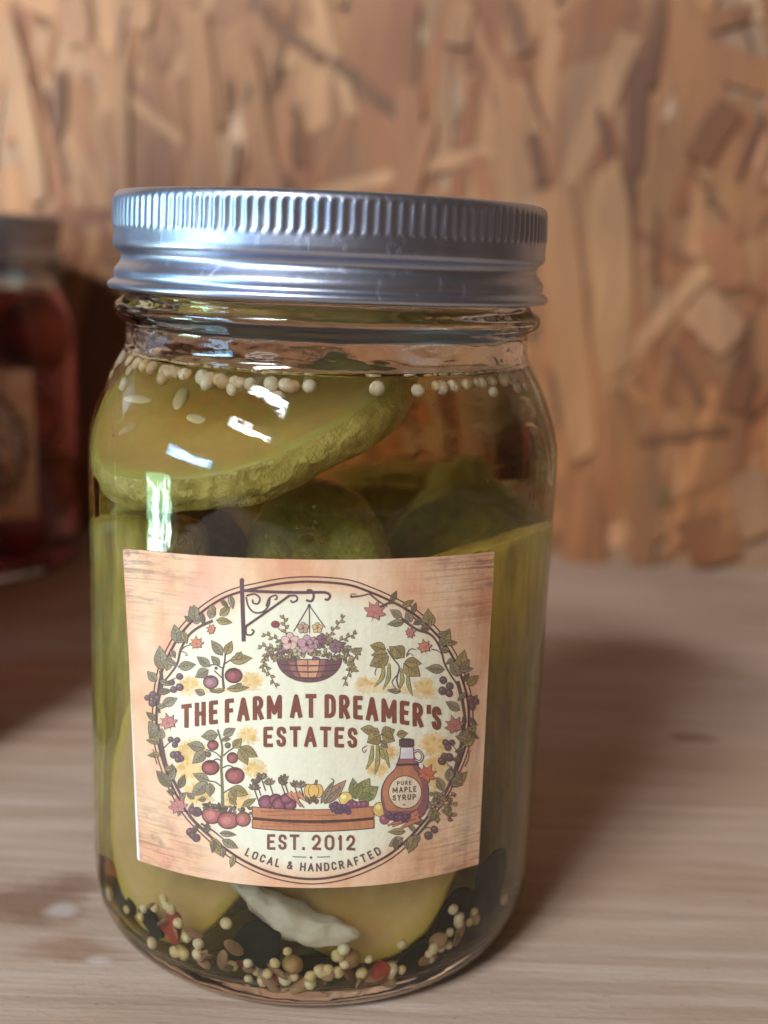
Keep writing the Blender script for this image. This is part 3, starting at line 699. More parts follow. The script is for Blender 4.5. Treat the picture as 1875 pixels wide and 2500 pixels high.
for b, t, w, c in ((A5(620, 640), A5(570, 520), 26, LEAFG), (A5(610, 600), A5(600, 510), 22, LEAFG), (A5(735, 620), A5(765, 520), 20, LEAFG), (A5(820, 595), A5(905, 525), 19, LEAFO), (A5(790, 635), A5(920, 655), 17, LEAFO),
                   (A5(590, 650), A5(665, 630), 14, LEAFG), (A5(470, 830), A5(435, 675), 26, LEAFG), (A5(450, 790), A5(520, 730), 12, LEAFG), (A5(330, 1060), A5(310, 855), 32, LEAFG), (A5(370, 1060), A5(400, 930), 20, LEAFG), (A5(285, 1150), A5(210, 1070), 20, LEAFG),
                   (A5(470, 1030), A5(612, 1010), 22, LEAFG), (A5(335, 1350), A5(458, 1295), 22, LEAFG), (A5(290, 1590), A5(225, 1490), 20, LEAFG), (A5(290, 1620), A5(235, 1600), 18, LEAFG),
                   (C7(300, 220), C7(220, 40), 24, LEAFG), (C7(300, 230), C7(225, 140), 22, LEAFG), (C7(320, 190), C7(330, 100), 18, LEAFG), (C7(410, 590), C7(285, 455), 26, LEAFD), (C7(420, 500), C7(415, 400), 20, LEAFD), (C7(480, 600), C7(520, 490), 18, LEAFD),
                   (C7(820, 980), C7(955, 995), 13, LEAFG), (C7(840, 1040), C7(970, 1105), 19, LEAFG), (C7(750, 1020), C7(825, 1170), 24, LEAFO), (C7(790, 1060), C7(830, 1110), 14, LEAFO), (C7(480, 690), C7(530, 640), 14, LEAFG),
                   (B6(760, 610), B6(668, 550), 19, LEAFG), (B6(840, 650), B6(800, 560), 19, LEAFG), (B6(780, 650), B6(645, 670), 16, LEAFG), (B6(985, 670), B6(985, 540), 22, LEAFO), (B6(960, 660), B6(905, 630), 16, LEAFG), (B6(1010, 680), B6(1025, 590), 14, LEAFO),
                   (B6(1100, 850), B6(1165, 710), 26, LEAFO), (B6(1115, 860), B6(1090, 780), 16, LEAFG), (B6(1240, 1100), B6(1290, 890), 32, LEAFO), (B6(1235, 1110), B6(1175, 970), 22, LEAFG), (B6(1260, 1080), B6(1330, 970), 18, LEAFO), (B6(1310, 1180), B6(1405, 1105), 20, LEAFO),
                   (B6(1120, 1050), B6(968, 1040), 21, LEAFG), (B6(1250, 1390), B6(1135, 1325), 20, LEAFG), (B6(1310, 1610), B6(1385, 1510), 20, LEAFO),
                   (D8(1290, 200), D8(1385, 60), 24, LEAFO), (D8(1280, 240), D8(1380, 170), 20, LEAFO), (D8(1260, 190), D8(1290, 110), 16, LEAFG), (D8(1180, 590), D8(1310, 465), 24, LEAFO), (D8(1150, 540), D8(1180, 420), 20, LEAFG), (D8(1110, 620), D8(1060, 510), 20, LEAFG),
                   (D8(790, 965), D8(650, 970), 15, LEAFO), (D8(770, 1020), D8(655, 1090), 21, LEAFG), (D8(870, 1000), D8(820, 1145), 26, LEAFO), (D8(880, 990), D8(905, 1050), 14, LEAFG)):
    g.leaf(b, t, w, c)
for k in range(0, len(rs), 3):
    p = rs[k]
    if abs(p.x - cx_) < 190: continue
    t_ = (rs[(k + 2) % len(rs)] - rs[k - 2]).normalized(); nn_ = Vector((-t_.y, t_.x, 0)) * ra.choice((-1, 1)); dd = (t_ * ra.uniform(-.9, .9) + nn_).normalized() * ra.uniform(20, 34)
    g.leaf((p.x, p.y), (p.x + dd.x, p.y + dd.y), ra.uniform(10, 15), ra.choice((LEAFG, LEAFG, LEAFO, LEAFD)))
for x, y, r, f in ((480, 1110, 7, A5), (415, 1160, 6, A5), (430, 1220, 7, A5), (480, 1200, 8, A5), (210, 1290, 6, A5), (255, 1265, 8, A5), (250, 1335, 8, A5), (290, 1290, 6, A5),
                   (405, 190, 6, C7), (460, 195, 6, C7), (440, 235, 6, C7), (430, 320, 8, C7), (490, 350, 7, C7), (465, 315, 7, C7), (465, 360, 6, C7), (570, 970, 9, C7), (620, 1020, 9, C7), (590, 1000, 7, C7), (625, 800, 11, C7), (590, 790, 8, C7),
                   (1110, 1140, 8, B6), (1165, 1190, 8, B6), (1105, 1230, 9, B6), (1160, 1250, 8, B6), (1340, 1300, 8, B6), (1385, 1320, 7, B6), (1355, 1365, 7, B6),
                   (1130, 215, 7, D8), (1185, 215, 6, D8), (1150, 258, 7, D8), (1100, 370, 9, D8), (1160, 340, 9, D8), (1120, 330, 7, D8), (985, 1000, 9, D8), (1035, 950, 8, D8)):
    g.berry(f(x, y), r, BERRY)
for pts in ((A5(365, 1160), A5(430, 1130), A5(480, 1115)), (A5(490, 890), A5(530, 855), A5(590, 840)), (A5(480, 900), A5(520, 905), A5(545, 930), A5(525, 935)), (B6(1010, 880), B6(1060, 890), B6(1110, 930)),
            (C7(340, 270), C7(390, 220), C7(440, 200)), (D8(1230, 300), D8(1190, 240), D8(1150, 220)), (D8(1200, 470), D8(1150, 400), D8(1120, 370)), (D8(930, 950), D8(985, 930), D8(1020, 955)), (D8(1290, 420), D8(1320, 360), D8(1330, 290), D8(1350, 290)),
            (C7(290, 400), C7(270, 330), C7(260, 280), C7(245, 280)), (B6(800, 930), B6(830, 880), B6(880, 880)), (D8(1110, 670), D8(1190, 660), D8(1220, 650), D8(1200, 680)), (B6(330, 440), B6(340, 415), B6(380, 415))):
    g.line(pts, 2.4, VINE, 1.4)
for c, R, rot, col in ((A5(625, 840), 21, .1, MAPLEO), (A5(390, 1510), 27, .25, MAPLE), (C7(470, 765), 29, .15, MAPLE), (B6(530, 575), 33, -.3, MAPLE), (B6(955, 870), 22, .2, MAPLEO), (B6(1210, 1535), 30, .3, MAPLE), (A5(755, 715), 15, 1.2, MAPLEO), (B6(825, 745), 16, -1.2, MAPLE)):
    g.maple(c, R, rot, col)
g.build('vine_wreath_print')

# wrought-iron bracket and hanging flower basket
g = Art(2); IRON = srgb(82, 62, 72)
g.line([A5(1003, 300), A5(1012, 560), A5(1020, 815)], 10, IRON); g.disc(A5(1005, 300), 5.5, 6, IRON)
g.strip([A5(1020, 385), A5(1560, 402)], 7.5, IRON); g.line([B6(-40, 402), B6(60, 400), B6(130, 405), B6(158, 430), B6(140, 462), B6(112, 458)], 7.5, IRON, 5)
g.strip([A5(1035, 690), A5(1410, 425)], 6, IRON)
g.line([A5(1040, 440), A5(1060, 520), A5(1110, 570), A5(1180, 565), A5(1230, 510), A5(1240, 440)], 4, IRON)
g.line([A5(1040, 430), A5(1110, 415), A5(1155, 450), A5(1140, 495), A5(1100, 490), A5(1095, 460)], 4.5, IRON, 4)
g.line([A5(1210, 520), A5(1235, 450), A5(1290, 425), A5(1300, 455), A5(1280, 460)], 4, IRON)
g.line([A5(1400, 430), A5(1460, 430), A5(1470, 465), A5(1430, 485), A5(1415, 465)], 4.5, IRON, 4)
g.line([A5(1040, 690), A5(1040, 750), A5(1080, 760), A5(1105, 730), A5(1085, 715)], 4.5, IRON, 4)
g.line([A5(1550, 385), A5(1590, 385), A5(1610, 430), A5(1590, 475), A5(1545, 465)], 5.5, IRON)
g.disc(A5(1572, 512), 4, 4, IRON)
for t in (A5(1440, 730), A5(1575, 745), B6(118, 700)): g.strip([A5(1572, 510), t], 2.6, IRON)
BX, BY, BW, BH = 755, 1609, 78, 57
bowl = [(BX + BW * math.cos(a), BY + BH * math.sin(a)) for a in [math.pi * i / 20 for i in range(21)]]
g.poly([(BX + (x - BX) * 1.03, BY - 2 + (y - BY) * 1.04) for x, y in bowl], INK); g.poly(bowl, srgb(112, 80, 86))
for k, (xa, xb, col) in enumerate(((-50, -36, srgb(150, 110, 104)), (-30, -5, srgb(206, 150, 118)), (-2, 24, srgb(214, 160, 124)), (27, 40, srgb(150, 104, 98)))):
    for j in range(3):
        y0_, y1_ = BY + 2 + j * 15, BY + 14 + j * 15
        kk = lambda x, y: BX + x * math.sqrt(max(0.02, 1 - ((y - BY) / BH) ** 2))
        g.poly([(kk(xa, y0_), y0_), (kk(xb, y0_), y0_), (kk(xb, y1_), y1_), (kk(xa, y1_), y1_)], col)
for j in range(3):
    y = BY + 15 + 15 * j; w = BW * math.sqrt(1 - ((y - BY) / BH) ** 2); g.line([(BX - w, y - 3), (BX, y + 2), (BX + w, y - 3)], 2.4, INK)
for k in range(150):
    a = ra.uniform(-1, 1); x = BX + a * 98; y = BY - 20 + ra.uniform(-32, 24) * math.sqrt(1 - a * a * .8) + 4
    an = ra.uniform(-2.8, -.3) if abs(a) < .7 else ra.uniform(-.3, 2.2) * (1 if a > 0 else -1) + (0 if a > 0 else math.pi); L = ra.uniform(9, 18)
    g.leaf((x, y), (x + L * math.cos(an), y + L * math.sin(an)), ra.uniform(5, 8), ra.choice((LEAFG, LEAFO, LEAFD, srgb(150, 148, 112), srgb(116, 88, 108))), vein=False, o=1.3)
for (x0_, y0_, x1_, y1_) in ((640, 1610, 676, 1680), (652, 1590, 640, 1640), (868, 1600, 838, 1675), (850, 1610, 866, 1640), (700, 1560, 692, 1500), (800, 1555, 842, 1502), (815, 1570, 872, 1545), (860, 1590, 878, 1590), (700, 1570, 640, 1545), (690, 1585, 630, 1575)):
    n = 7
    g.strip([(x0_, y0_), (x1_, y1_)], 1.8, VINE)
    for i in range(n):
        t = i / n; x, y = x0_ + (x1_ - x0_) * t, y0_ + (y1_ - y0_) * t
        an = math.atan2(y1_ - y0_, x1_ - x0_) + (0.9 if i % 2 else -0.9)
        g.leaf((x, y), (x + 11 * math.cos(an), y + 11 * math.sin(an)), 5.5, ra.choice((LEAFG, LEAFO, srgb(160, 140, 100))), vein=False, o=1.2)
g.disc(A5(1287, 670), 11, 9, srgb(140, 70, 84)); g.strip([A5(1300, 690), A5(1345, 735)], 2.2, VINE)
for c, r, col in ((A5(1410, 815), 21, srgb(226, 188, 176)), (A5(1552, 840), 22, srgb(198, 158, 164)), (B6(15, 830), 14, srgb(178, 146, 150)), (B6(205, 855), 15, srgb(138, 110, 122)), (B6(90, 790), 12, srgb(128, 102, 112)), (A5(1520, 700), 13, srgb(190, 160, 140)), (A5(1640, 700), 12, srgb(216, 180, 130)), (A5(1470, 900), 11, srgb(190, 190, 150))):
    g.flower(c, r, col)
g.build('hanging_basket_print')

# tomato plants
g = Art(2)
g.line([A5(852, 1215), A5(842, 1080), A5(860, 980), A5(865, 880)], 6, VINE, 3); g.strip([A5(850, 1010), A5(910, 970)], 3, VINE); g.strip([A5(835, 1120), A5(770, 1060)], 3, VINE); g.line([A5(840, 1040), A5(780, 1010), A5(720, 1020)], 3, VINE)
for b, t, w in ((A5(840, 930), A5(748, 808), 22), (A5(868, 925), A5(918, 815), 20), (A5(905, 975), A5(1088, 955), 24), (A5(960, 960), A5(1000, 905), 16), (A5(735, 1025), A5(628, 945), 20), (A5(815, 1010), A5(748, 940), 16), (A5(720, 1055), A5(615, 1115), 24), (A5(880, 1215), A5(1060, 1205), 16), (A5(950, 1200), A5(1000, 1170), 10), (A5(860, 1225), A5(740, 1240), 10), (A5(690, 1260), A5(612, 1225), 16), (A5(780, 1235), A5(730, 1215), 9)):
    g.leaf(b, t, w, LEAFO if b[0] > 545 else LEAFG)
g.tomato(A5(935, 1102), 20, 17, TOM); g.tomato(A5(742, 1158), 17, 15, TOMP); g.disc(A5(787, 1040), 4, 4, VINE)
g.line([C7(842, 745), C7(838, 560), C7(830, 400), C7(838, 250), C7(800, 105)], 8, srgb(120, 118, 84), 4)
for p in ((C7(845, 330), C7(890, 290), C7(950, 250)), (C7(835, 350), C7(780, 300), C7(700, 275)), (C7(840, 430), C7(890, 410), C7(940, 430)), (C7(835, 590), C7(780, 550), C7(720, 540)), (C7(850, 640), C7(900, 610), C7(940, 600)), (C7(835, 370), C7(790, 355), C7(760, 375)), (C7(830, 210), C7(870, 190), C7(900, 185))): g.line(p, 3, VINE)
for b, t, w in ((C7(800, 150), C7(665, 165), 26), (C7(850, 155), C7(945, 98), 20), (C7(690, 265), C7(548, 230), 24), (C7(700, 290), C7(590, 390), 26), (C7(930, 260), C7(1000, 185), 20), (C7(990, 255), C7(1135, 335), 26), (C7(980, 270), C7(1052, 400), 24), (C7(725, 535), C7(595, 480), 20), (C7(715, 555), C7(580, 665), 28), (C7(735, 560), C7(735, 670), 22), (C7(915, 600), C7(1055, 655), 26), (C7(905, 620), C7(955, 700), 20), (C7(840, 190), C7(905, 185), 10),
                (C7(900, 690), C7(960, 740), 12), (C7(1010, 750), C7(1120, 690), 14), (C7(600, 690), C7(540, 640), 12), (C7(700, 690), C7(640, 700), 12)):
    g.leaf(b, t, w, LEAFO if b[0] > 560 else LEAFG)
for x, y, rx, ry in ((760, 238, 12, 11), (740, 427, 20, 17), (925, 345, 12, 12), (945, 495, 22, 19)): g.tomato(C7(x, y), rx, ry, srgb(150, 84, 84))
g.berry(C7(720, 315), 6, LEAFD); g.berry(C7(885, 240), 6, LEAFD)
g.build('tomato_plant_print')

# bean vines
g = Art(2)
for b, t, w, c in ((B6(625, 880), B6(500, 848), 26, LEAFO), (B6(760, 950), B6(660, 860), 30, LEAFO), (B6(700, 860), B6(780, 950), 34, LEAFO), (B6(650, 940), B6(495, 1020), 34, LEAFO), (B6(640, 915), B6(510, 930), 20, LEAFO), (B6(780, 1000), B6(915, 1105), 36, LEAFO), (B6(790, 985), B6(925, 1000), 24, LEAFO), (B6(750, 1240), B6(640, 1225), 10, LEAFG)): g.leaf(b, t, w, c)
g.line([B6(640, 880), B6(690, 960), B6(740, 1030), B6(720, 1140), B6(750, 1240)], 3.4, VINE); g.line([B6(720, 1100), B6(680, 1160), B6(720, 1220)], 2.4, VINE)
def pod(pts, w):
    sp_ = spline(pts, 5); n = len(sp_); mid = n // 2
    for ww, col in ((w + 3, INK), (w, srgb(170, 166, 104))):
        g.strip(sp_[:mid + 1], ww * .5, col, ww); g.strip(sp_[mid:], ww, col, ww * .2)
    for k in range(2, n - 2, 3): g.disc(sp_[k], w * .22, w * .22, srgb(120, 118, 74), 8)
for p in ((B6(605, 1010), B6(600, 1110), B6(530, 1200)), (B6(655, 1000), B6(650, 1120), B6(605, 1220)), (B6(755, 1040), B6(765, 1140), B6(735, 1230)), (B6(815, 1080), B6(820, 1180), B6(855, 1275))): pod([Vector((*q, 0)) for q in p], 8.5)
for p in ((D8(515, 240), D8(505, 350), D8(460, 445)), (D8(555, 230), D8(560, 370), D8(535, 485)), (D8(600, 220), D8(630, 330), D8(660, 430)), (D8(580, 240), D8(600, 320), D8(620, 360))): pod([Vector((*q, 0)) for q in p], 9)
for b, t, w, c in ((D8(540, 120), D8(418, 98), 22, LEAFO), (D8(580, 150), D8(475, 215), 34, LEAFO), (D8(570, 130), D8(500, 110), 16, LEAFO), (D8(590, 150), D8(700, 110), 30, LEAFO), (D8(600, 150), D8(700, 200), 28, LEAFO), (D8(720, 150), D8(808, 138), 18, LEAFO), (D8(590, 200), D8(640, 260), 12, LEAFG)): g.leaf(b, t, w, c)
g.line([D8(470, 240), D8(430, 270), D8(445, 300), D8(465, 275)], 2, VINE); g.line([B6(550, 1040), B6(535, 1080), B6(545, 1100)], 2, VINE); g.line([B6(800, 945), B6(830, 915), B6(860, 940)], 1.8, VINE)
g.build('bean_plant_print')

# crate of vegetables and the harvest beside it
g = Art(2)
for p in ((1170, 520), (1240, 570), (1340, 570), (1110, 610), (1130, 560), (1450, 590), (1500, 590), (1360, 540)):
    c = C7(*p)
    for k in range(9):
        a = ra.uniform(-2.7, -.4); g.leaf(c, (c[0] + 16 * math.cos(a), c[1] + 20 * math.sin(a) + 4), 6, ra.choice((LEAFD, LEAFG)), vein=False, o=1.2)
    g.strip([c, (c[0] + 10, c[1] + 30)], 3, VINE)
for x, y, r in ((1210, 720, 18), (1290, 700, 15), (1320, 735, 17), (1410, 740, 14), (1380, 690, 13)): g.tomato(C7(x, y), r, r * .9, srgb(136, 82, 98), False)
for a, b in (((1400, 640), (1530, 765)), ((1470, 640), (1560, 720)), ((1440, 640), (1500, 760))):
    g.strip([C7(*a), C7(*b)], 17, INK, 3); g.strip([C7(*a), C7(*b)], 13, srgb(214, 146, 112), 1)
for dx, rr in ((-12, 10), (12, 10), (0, 12)): g.disc((D8(20, 625)[0] + dx, D8(20, 625)[1]), rr + 1.5, 17.5, INK); g.disc((D8(20, 625)[0] + dx, D8(20, 625)[1]), rr, 16, srgb(236, 190, 104))
g.strip([D8(35, 575), D8(45, 530)], 8, LEAFD, 6)
g.leaf(D8(110, 730), D8(290, 535), 26, srgb(170, 130, 108)); g.leaf(D8(80, 730), D8(190, 540), 14, LEAFG); g.leaf(D8(120, 730), D8(250, 600), 12, LEAFG); g.line([D8(190, 550), D8(185, 530), D8(165, 520)], 2.5, VINE)
for b, t, w in ((D8(370, 690), D8(350, 520), 26), (D8(390, 680), D8(490, 520), 34), (D8(420, 690), D8(560, 590), 34), (D8(400, 700), D8(520, 660), 26), (D8(370, 690), D8(420, 560), 22)): g.leaf(b, t, w, ra.choice((srgb(122, 134, 80), srgb(142, 150, 92))))
g.berry(D8(290, 690), 16, srgb(238, 204, 124))
for x, y in ((340, 730), (370, 745), (410, 745), (320, 750), (450, 740)): g.berry(D8(x, y), 9, srgb(140, 84, 110))
for k in range(8): c = C7(1560 + 12 * k, 720 + ra.uniform(-15, 20)); g.leaf(c, (c[0] + ra.uniform(-6, 8), c[1] - 13), 7, LEAFD, vein=False)
x0_, x1_ = C7(1095, 0)[0], D8(525, 0)[0]
for ya, yb in ((1970, 1994), (2001, 2020)):
    g.poly([(x0_ - 2, ya - 2), (x1_ + 2, ya - 3), (x1_ + 2, yb + 2), (x0_ - 2, yb + 2)], INK)
    g.poly([(x0_, ya), (x1_, ya - 1), (x1_, yb), (x0_, yb)], srgb(198, 134, 96))
    for k in range(7):
        y = ya + ra.uniform(3, yb - ya - 3); xa = ra.uniform(x0_, x1_ - 60); g.strip([(xa, y), (xa + ra.uniform(30, 110), y + ra.uniform(-1, 1))], 1.8, srgb(146, 92, 72), .6)
g.poly([(x0_, 1994), (x1_, 1994), (x1_, 2001), (x0_, 2001)], srgb(70, 44, 48))
for k in range(20): g.berry(D8(ra.gauss(215, 48), 745 + abs(ra.gauss(0, 32)) - 10), 6.5, srgb(92, 72, 104))
for x, y, rx, ry in ((755, 825, 24, 21), (890, 872, 25, 20), (1015, 862, 17, 17)): g.tomato(C7(x, y), rx, ry, srgb(176, 108, 102), False)
for k in range(46):
    x, y = 690 + 390 * ra.random(), 0; y = 760 + 0.09 * (x - 690) + ra.uniform(-22, 30); a = ra.uniform(-2.9, -.2); c = C7(x, y); g.leaf(c, (c[0] + 12 * math.cos(a), c[1] + 8 * math.sin(a)), 5, ra.choice((LEAFD, LEAFG, srgb(70, 78, 62))), vein=False, o=1.2)
g.build('vegetable_crate_print')

g = Art(3)
g.berry(D8(580, 780), 17, srgb(234, 192, 116)); g.berry(D8(615, 865), 11, srgb(150, 88, 110))
for k in range(60):
    c = D8(ra.gauss(1065, 70), ra.gauss(745, 62)); a = ra.uniform(0, 6.28); g.leaf(c, (c[0] + 12 * math.cos(a), c[1] + 10 * math.sin(a)), 8, ra.choice((LEAFD, LEAFO, srgb(128, 132, 66), LEAFG)), vein=False, o=1.3)
body = [(740, 400), (700, 450), (640, 510), (600, 590), (592, 680), (610, 770), (640, 850), (800, 860), (930, 835), (975, 740), (985, 650), (975, 560), (945, 480), (900, 420), (870, 385)]
bd = [D8(*p) for p in [(q.x, q.y) for q in spline([Vector((*p, 0)) for p in body], 4, True)]]
cb = D8(790, 640)
g.poly([(cb[0] + (x - cb[0]) * 1.035, cb[1] + (y - cb[1]) * 1.03) for x, y in bd], INK); g.poly(bd, srgb(142, 92, 100))
g.poly([(cb[0] - 6 + (x - cb[0]) * .84, cb[1] - 7 + (y - cb[1]) * .8) for x, y in bd], srgb(190, 128, 96))
g.poly([D8(750, 255), D8(862, 255), D8(868, 330), D8(900, 395), D8(715, 405), D8(742, 330)], INK); g.poly([D8(757, 258), D8(855, 258), D8(860, 350), D8(748, 352)], srgb(232, 222, 226))
g.poly([D8(745, 356), D8(862, 354), D8(892, 392), D8(722, 398)], srgb(160, 104, 108)); g.strip([D8(712, 402), D8(905, 398)], 5, INK)
g.poly([D8(738, 190), D8(770, 180), D8(835, 180), D8(865, 190), D8(866, 245), D8(835, 258), D8(765, 258), D8(740, 246)], srgb(64, 54, 60))
for k in range(6): g.strip([D8(752 + 19 * k, 200), D8(752 + 19 * k, 246)], 1.4, srgb(110, 96, 100))
g.line([D8(862, 295), D8(905, 285), D8(938, 330), D8(915, 375), D8(875, 360)], 6.5, INK); g.line([D8(862, 295), D8(905, 285), D8(938, 330), D8(915, 375), D8(875, 360)], 3, srgb(214, 190, 190))
g.disc(D8(790, 635), 41, 41, INK, 28); g.disc(D8(790, 635), 39, 39, CREAM, 28)
g.maple(D8(965, 492), 30, -.5, srgb(206, 116, 88))
for a, b in (((900, 810), (680, 925)), ((905, 850), (740, 945)), ((870, 830), (640, 915))):
    g.strip([D8(*a), D8(*b)], 20, INK, 3); g.strip([D8(*a), D8(*b)], 16, srgb(206, 128, 104), 1.5)
for k in range(16): g.berry(D8(ra.uniform(650, 820), ra.gauss(850, 12)), 6, srgb(98, 74, 104))
g.build('syrup_bottle_print')

# lettering, drawn stroke by stroke
def arc(cx, cy, rx, ry, a0, a1, n=8): return [(cx + rx * math.cos(math.radians(a0 + (a1 - a0) * i / n)), cy + ry * math.sin(math.radians(a0 + (a1 - a0) * i / n))) for i in range(n + 1)]
S_PTS = [(.98, .80), (.86, .95), (.5, 1), (.14, .95), (.02, .77), (.12, .60), (.5, .5), (.88, .40), (.98, .23), (.86, .05), (.5, 0), (.14, .05), (.02, .20)]
O_PTS = arc(.5, .72, .5, .28, 0, 180) + arc(.5, .28, .5, .28, 180, 360) + [(1, .72)]
GLYPH = {
 'T': (.62, [[(0, 1), (1, 1)], [(.5, 1), (.5, 0)]]), 'H': (.66, [[(0, 0), (0, 1)], [(1, 0), (1, 1)], [(0, .52), (1, .52)]]),
 'E': (.54, [[(1, 1), (0, 1), (0, 0), (1, 0)], [(0, .52), (.8, .52)]]), 'F': (.52, [[(1, 1), (0, 1), (0, 0)], [(0, .5), (.8, .5)]]),
 'A': (.70, [[(0, 0), (.5, 1), (1, 0)], [(.18, .3), (.82, .3)]]), 'R': (.62, [[(0, 0), (0, 1), (.5, 1)] + arc(.5, .74, .45, .26, 90, -90) + [(0, .48)], [(.45, .48), (1, 0)]]),
 'M': (.86, [[(0, 0), (0, 1), (.5, .2), (1, 1), (1, 0)]]), 'D': (.64, [[(0, 0), (0, 1), (.4, 1)] + arc(.45, .7, .55, .3, 90, 0) + arc(.45, .3, .55, .3, 0, -90) + [(0, 0)]]),
 'S': (.56, [S_PTS]), "'": (.10, [[(.5, 1), (.5, .76)]]), 'L': (.5, [[(0, 1), (0, 0), (1, 0)]]), 'O': (.66, [O_PTS]), '0': (.6, [O_PTS]),
 'C': (.6, [[(1, .76)] + arc(.5, .7, .5, .3, 10, 180) + arc(.5, .3, .5, .3, 180, 350) + [(1, .24)]]), 'N': (.68, [[(0, 0), (0, 1), (1, 0), (1, 1)]]),
 '2': (.56, [[(.02, .74)] + arc(.5, .7, .48, .3, 170, -10) + [(.8, .45), (.02, .02), (1, .0)]]), '1': (.28, [[(.1, .8), (.6, 1), (.6, 0)]]),
 'P': (.58, [[(0, 0), (0, 1), (.5, 1)] + arc(.5, .72, .5, .28, 90, -90) + [(0, .44)]]), 'U': (.62, [[(0, 1), (0, .3)] + arc(.5, .3, .5, .3, 180, 360) + [(1, 1)]]),
 'Y': (.62, [[(0, 1), (.5, .5), (1, 1)], [(.5, .5), (.5, 0)]]), '.': (.12, [[(.5, 0), (.5, .03)]]), ' ': (.32, []),
 '&': (.7, [[(1, .05), (.2, .75), (.25, .95), (.45, 1), (.65, .92), (.65, .75), (.1, .38), (.05, .15), (.3, 0), (.6, .05), (.95, .45)]])}
def text(g, s, x0, x1, base, h, th, col, gap=.16, serif=False, rotate=False):
    """base: function x -> baseline y (px); widths are fitted to x0..x1; th = stroke in px"""
    tot = sum(GLYPH[c][0] for c in s) + gap * (len(s) - 1); k = (x1 - x0) / tot; x = x0
    for c in s:
        w, strokes = GLYPH[c]; W = w * k; iw = max(W - th, .01); xm = x + W / 2
        sl = (base(xm + 3) - base(xm - 3)) / 6; an = math.atan(sl)
        def P(p):
            lx = th / 2 + p[0] * iw - W / 2; ly = th / 2 + p[1] * (h - th)
            if rotate: return Vector((xm + lx * math.cos(an) + ly * math.sin(an), base(xm) + lx * math.sin(an) - ly * math.cos(an)))
            return Vector((xm + lx, base(xm + lx) - ly))
        for st in strokes:
            pts = [P(p) for p in st]
            # square caps
            if len(pts) > 1 and c not in '0O':
                pts[0] = pts[0] + (pts[0] - pts[1]).normalized() * th * .5; pts[-1] = pts[-1] + (pts[-1] - pts[-2]).normalized() * th * .5
            for a, b in zip(pts[:-1], pts[1:]):
                g.strip([a, b], th, col)
            for a in pts[1:-1]: g.disc(a, th * .5, th * .5, col, 8)
        if serif and c in 'THFARMNPDEL1Y':
            feet = {'T': [(.5, 0)], 'H': [(0, 0), (1, 0), (0, 1), (1, 1)], 'F': [(0, 0)], 'A': [(0, 0), (1, 0)], 'R': [(0, 0), (1, 0)], 'M': [(0, 0), (1, 0)], 'N': [(0, 0)], 'P': [(0, 0)], 'D': [], 'E': [], 'L': [], '1': [(.6, 0)], 'Y': [(.5, 0)]}[c]
            for fx, fy in feet:
                q = P((fx, fy)); dy = th * (.32 if fy == 0 else -.32); g.strip([q + Vector((-th * .74, dy)), q + Vector((th * .74, dy))], th * .34, col)
        x += W + gap * k
def curve(pts):
    xs, ys = [p[0] for p in pts], [p[1] for p in pts]; co = np.polyfit(xs, ys, 4 if len(pts) > 6 else 2); return lambda x: float(np.polyval(co, x))
g = Art(3)
bt = curve([(450, 1777), (490, 1772), (530, 1767), (620, 1757.5), (700, 1752.5), (770, 1751.5), (800, 1752.5), (880, 1757), (960, 1765), (1020, 1773.5), (1076, 1784)])
for wd, xa, xb in (('THE', 443, 532), ('FARM', 549, 688), ('AT', 708, 772), ("DREAMER'S", 792, 1077)): text(g, wd, xa, xb, bt, 58, 10.5, TEXT, .19)
be = curve([(640, 1824), (757, 1823), (872, 1826)])
text(g, 'ESTATES', 643, 872, be, 50, 9, TEXT, .2)
g.build('title_lettering')
g = Art(3); TX2 = srgb(120, 78, 66); TX3 = srgb(82, 72, 78)
bs = curve([(650, 2074), (760, 2075), (868, 2076)])
text(g, 'EST.', 652, 742, bs, 38, 6.4, TX2, .2); text(g, '2012', 761, 867, bs, 38, 6.4, TX2, .22)
g.strip([(714, 2091), (748, 2092)], 2, TX3); g.strip([(774, 2092), (805, 2091)], 2, TX3); g.disc((759, 2093), 3, 3, TX3)
bl = curve([(594, 2086), (640, 2106), (680, 2117), (724, 2124.5), (765, 2127), (820, 2123.5), (870, 2111.5), (905, 2098), (934, 2082)])
text(g, 'LOCAL & HANDCRAFTED', 596, 933, bl, 20.5, 3.6, TX3, .30, False, True)
g.build('founding_lettering')
g = Art(4)
for wd, xa, xb, y, h, th in (('PURE', 969, 1004, 1916, 10, 2), ('MAPLE', 958, 1016, 1934, 14, 2.8), ('SYRUP', 958, 1015, 1953, 14, 2.8)): text(g, wd, xa, xb, lambda x, y=y: y - (x - 987) * .05, h, th, srgb(96, 72, 70), .22)
g.disc((986, 1964), 4, 2.4, srgb(200, 110, 90), 8)
g.build('bottle_lettering')

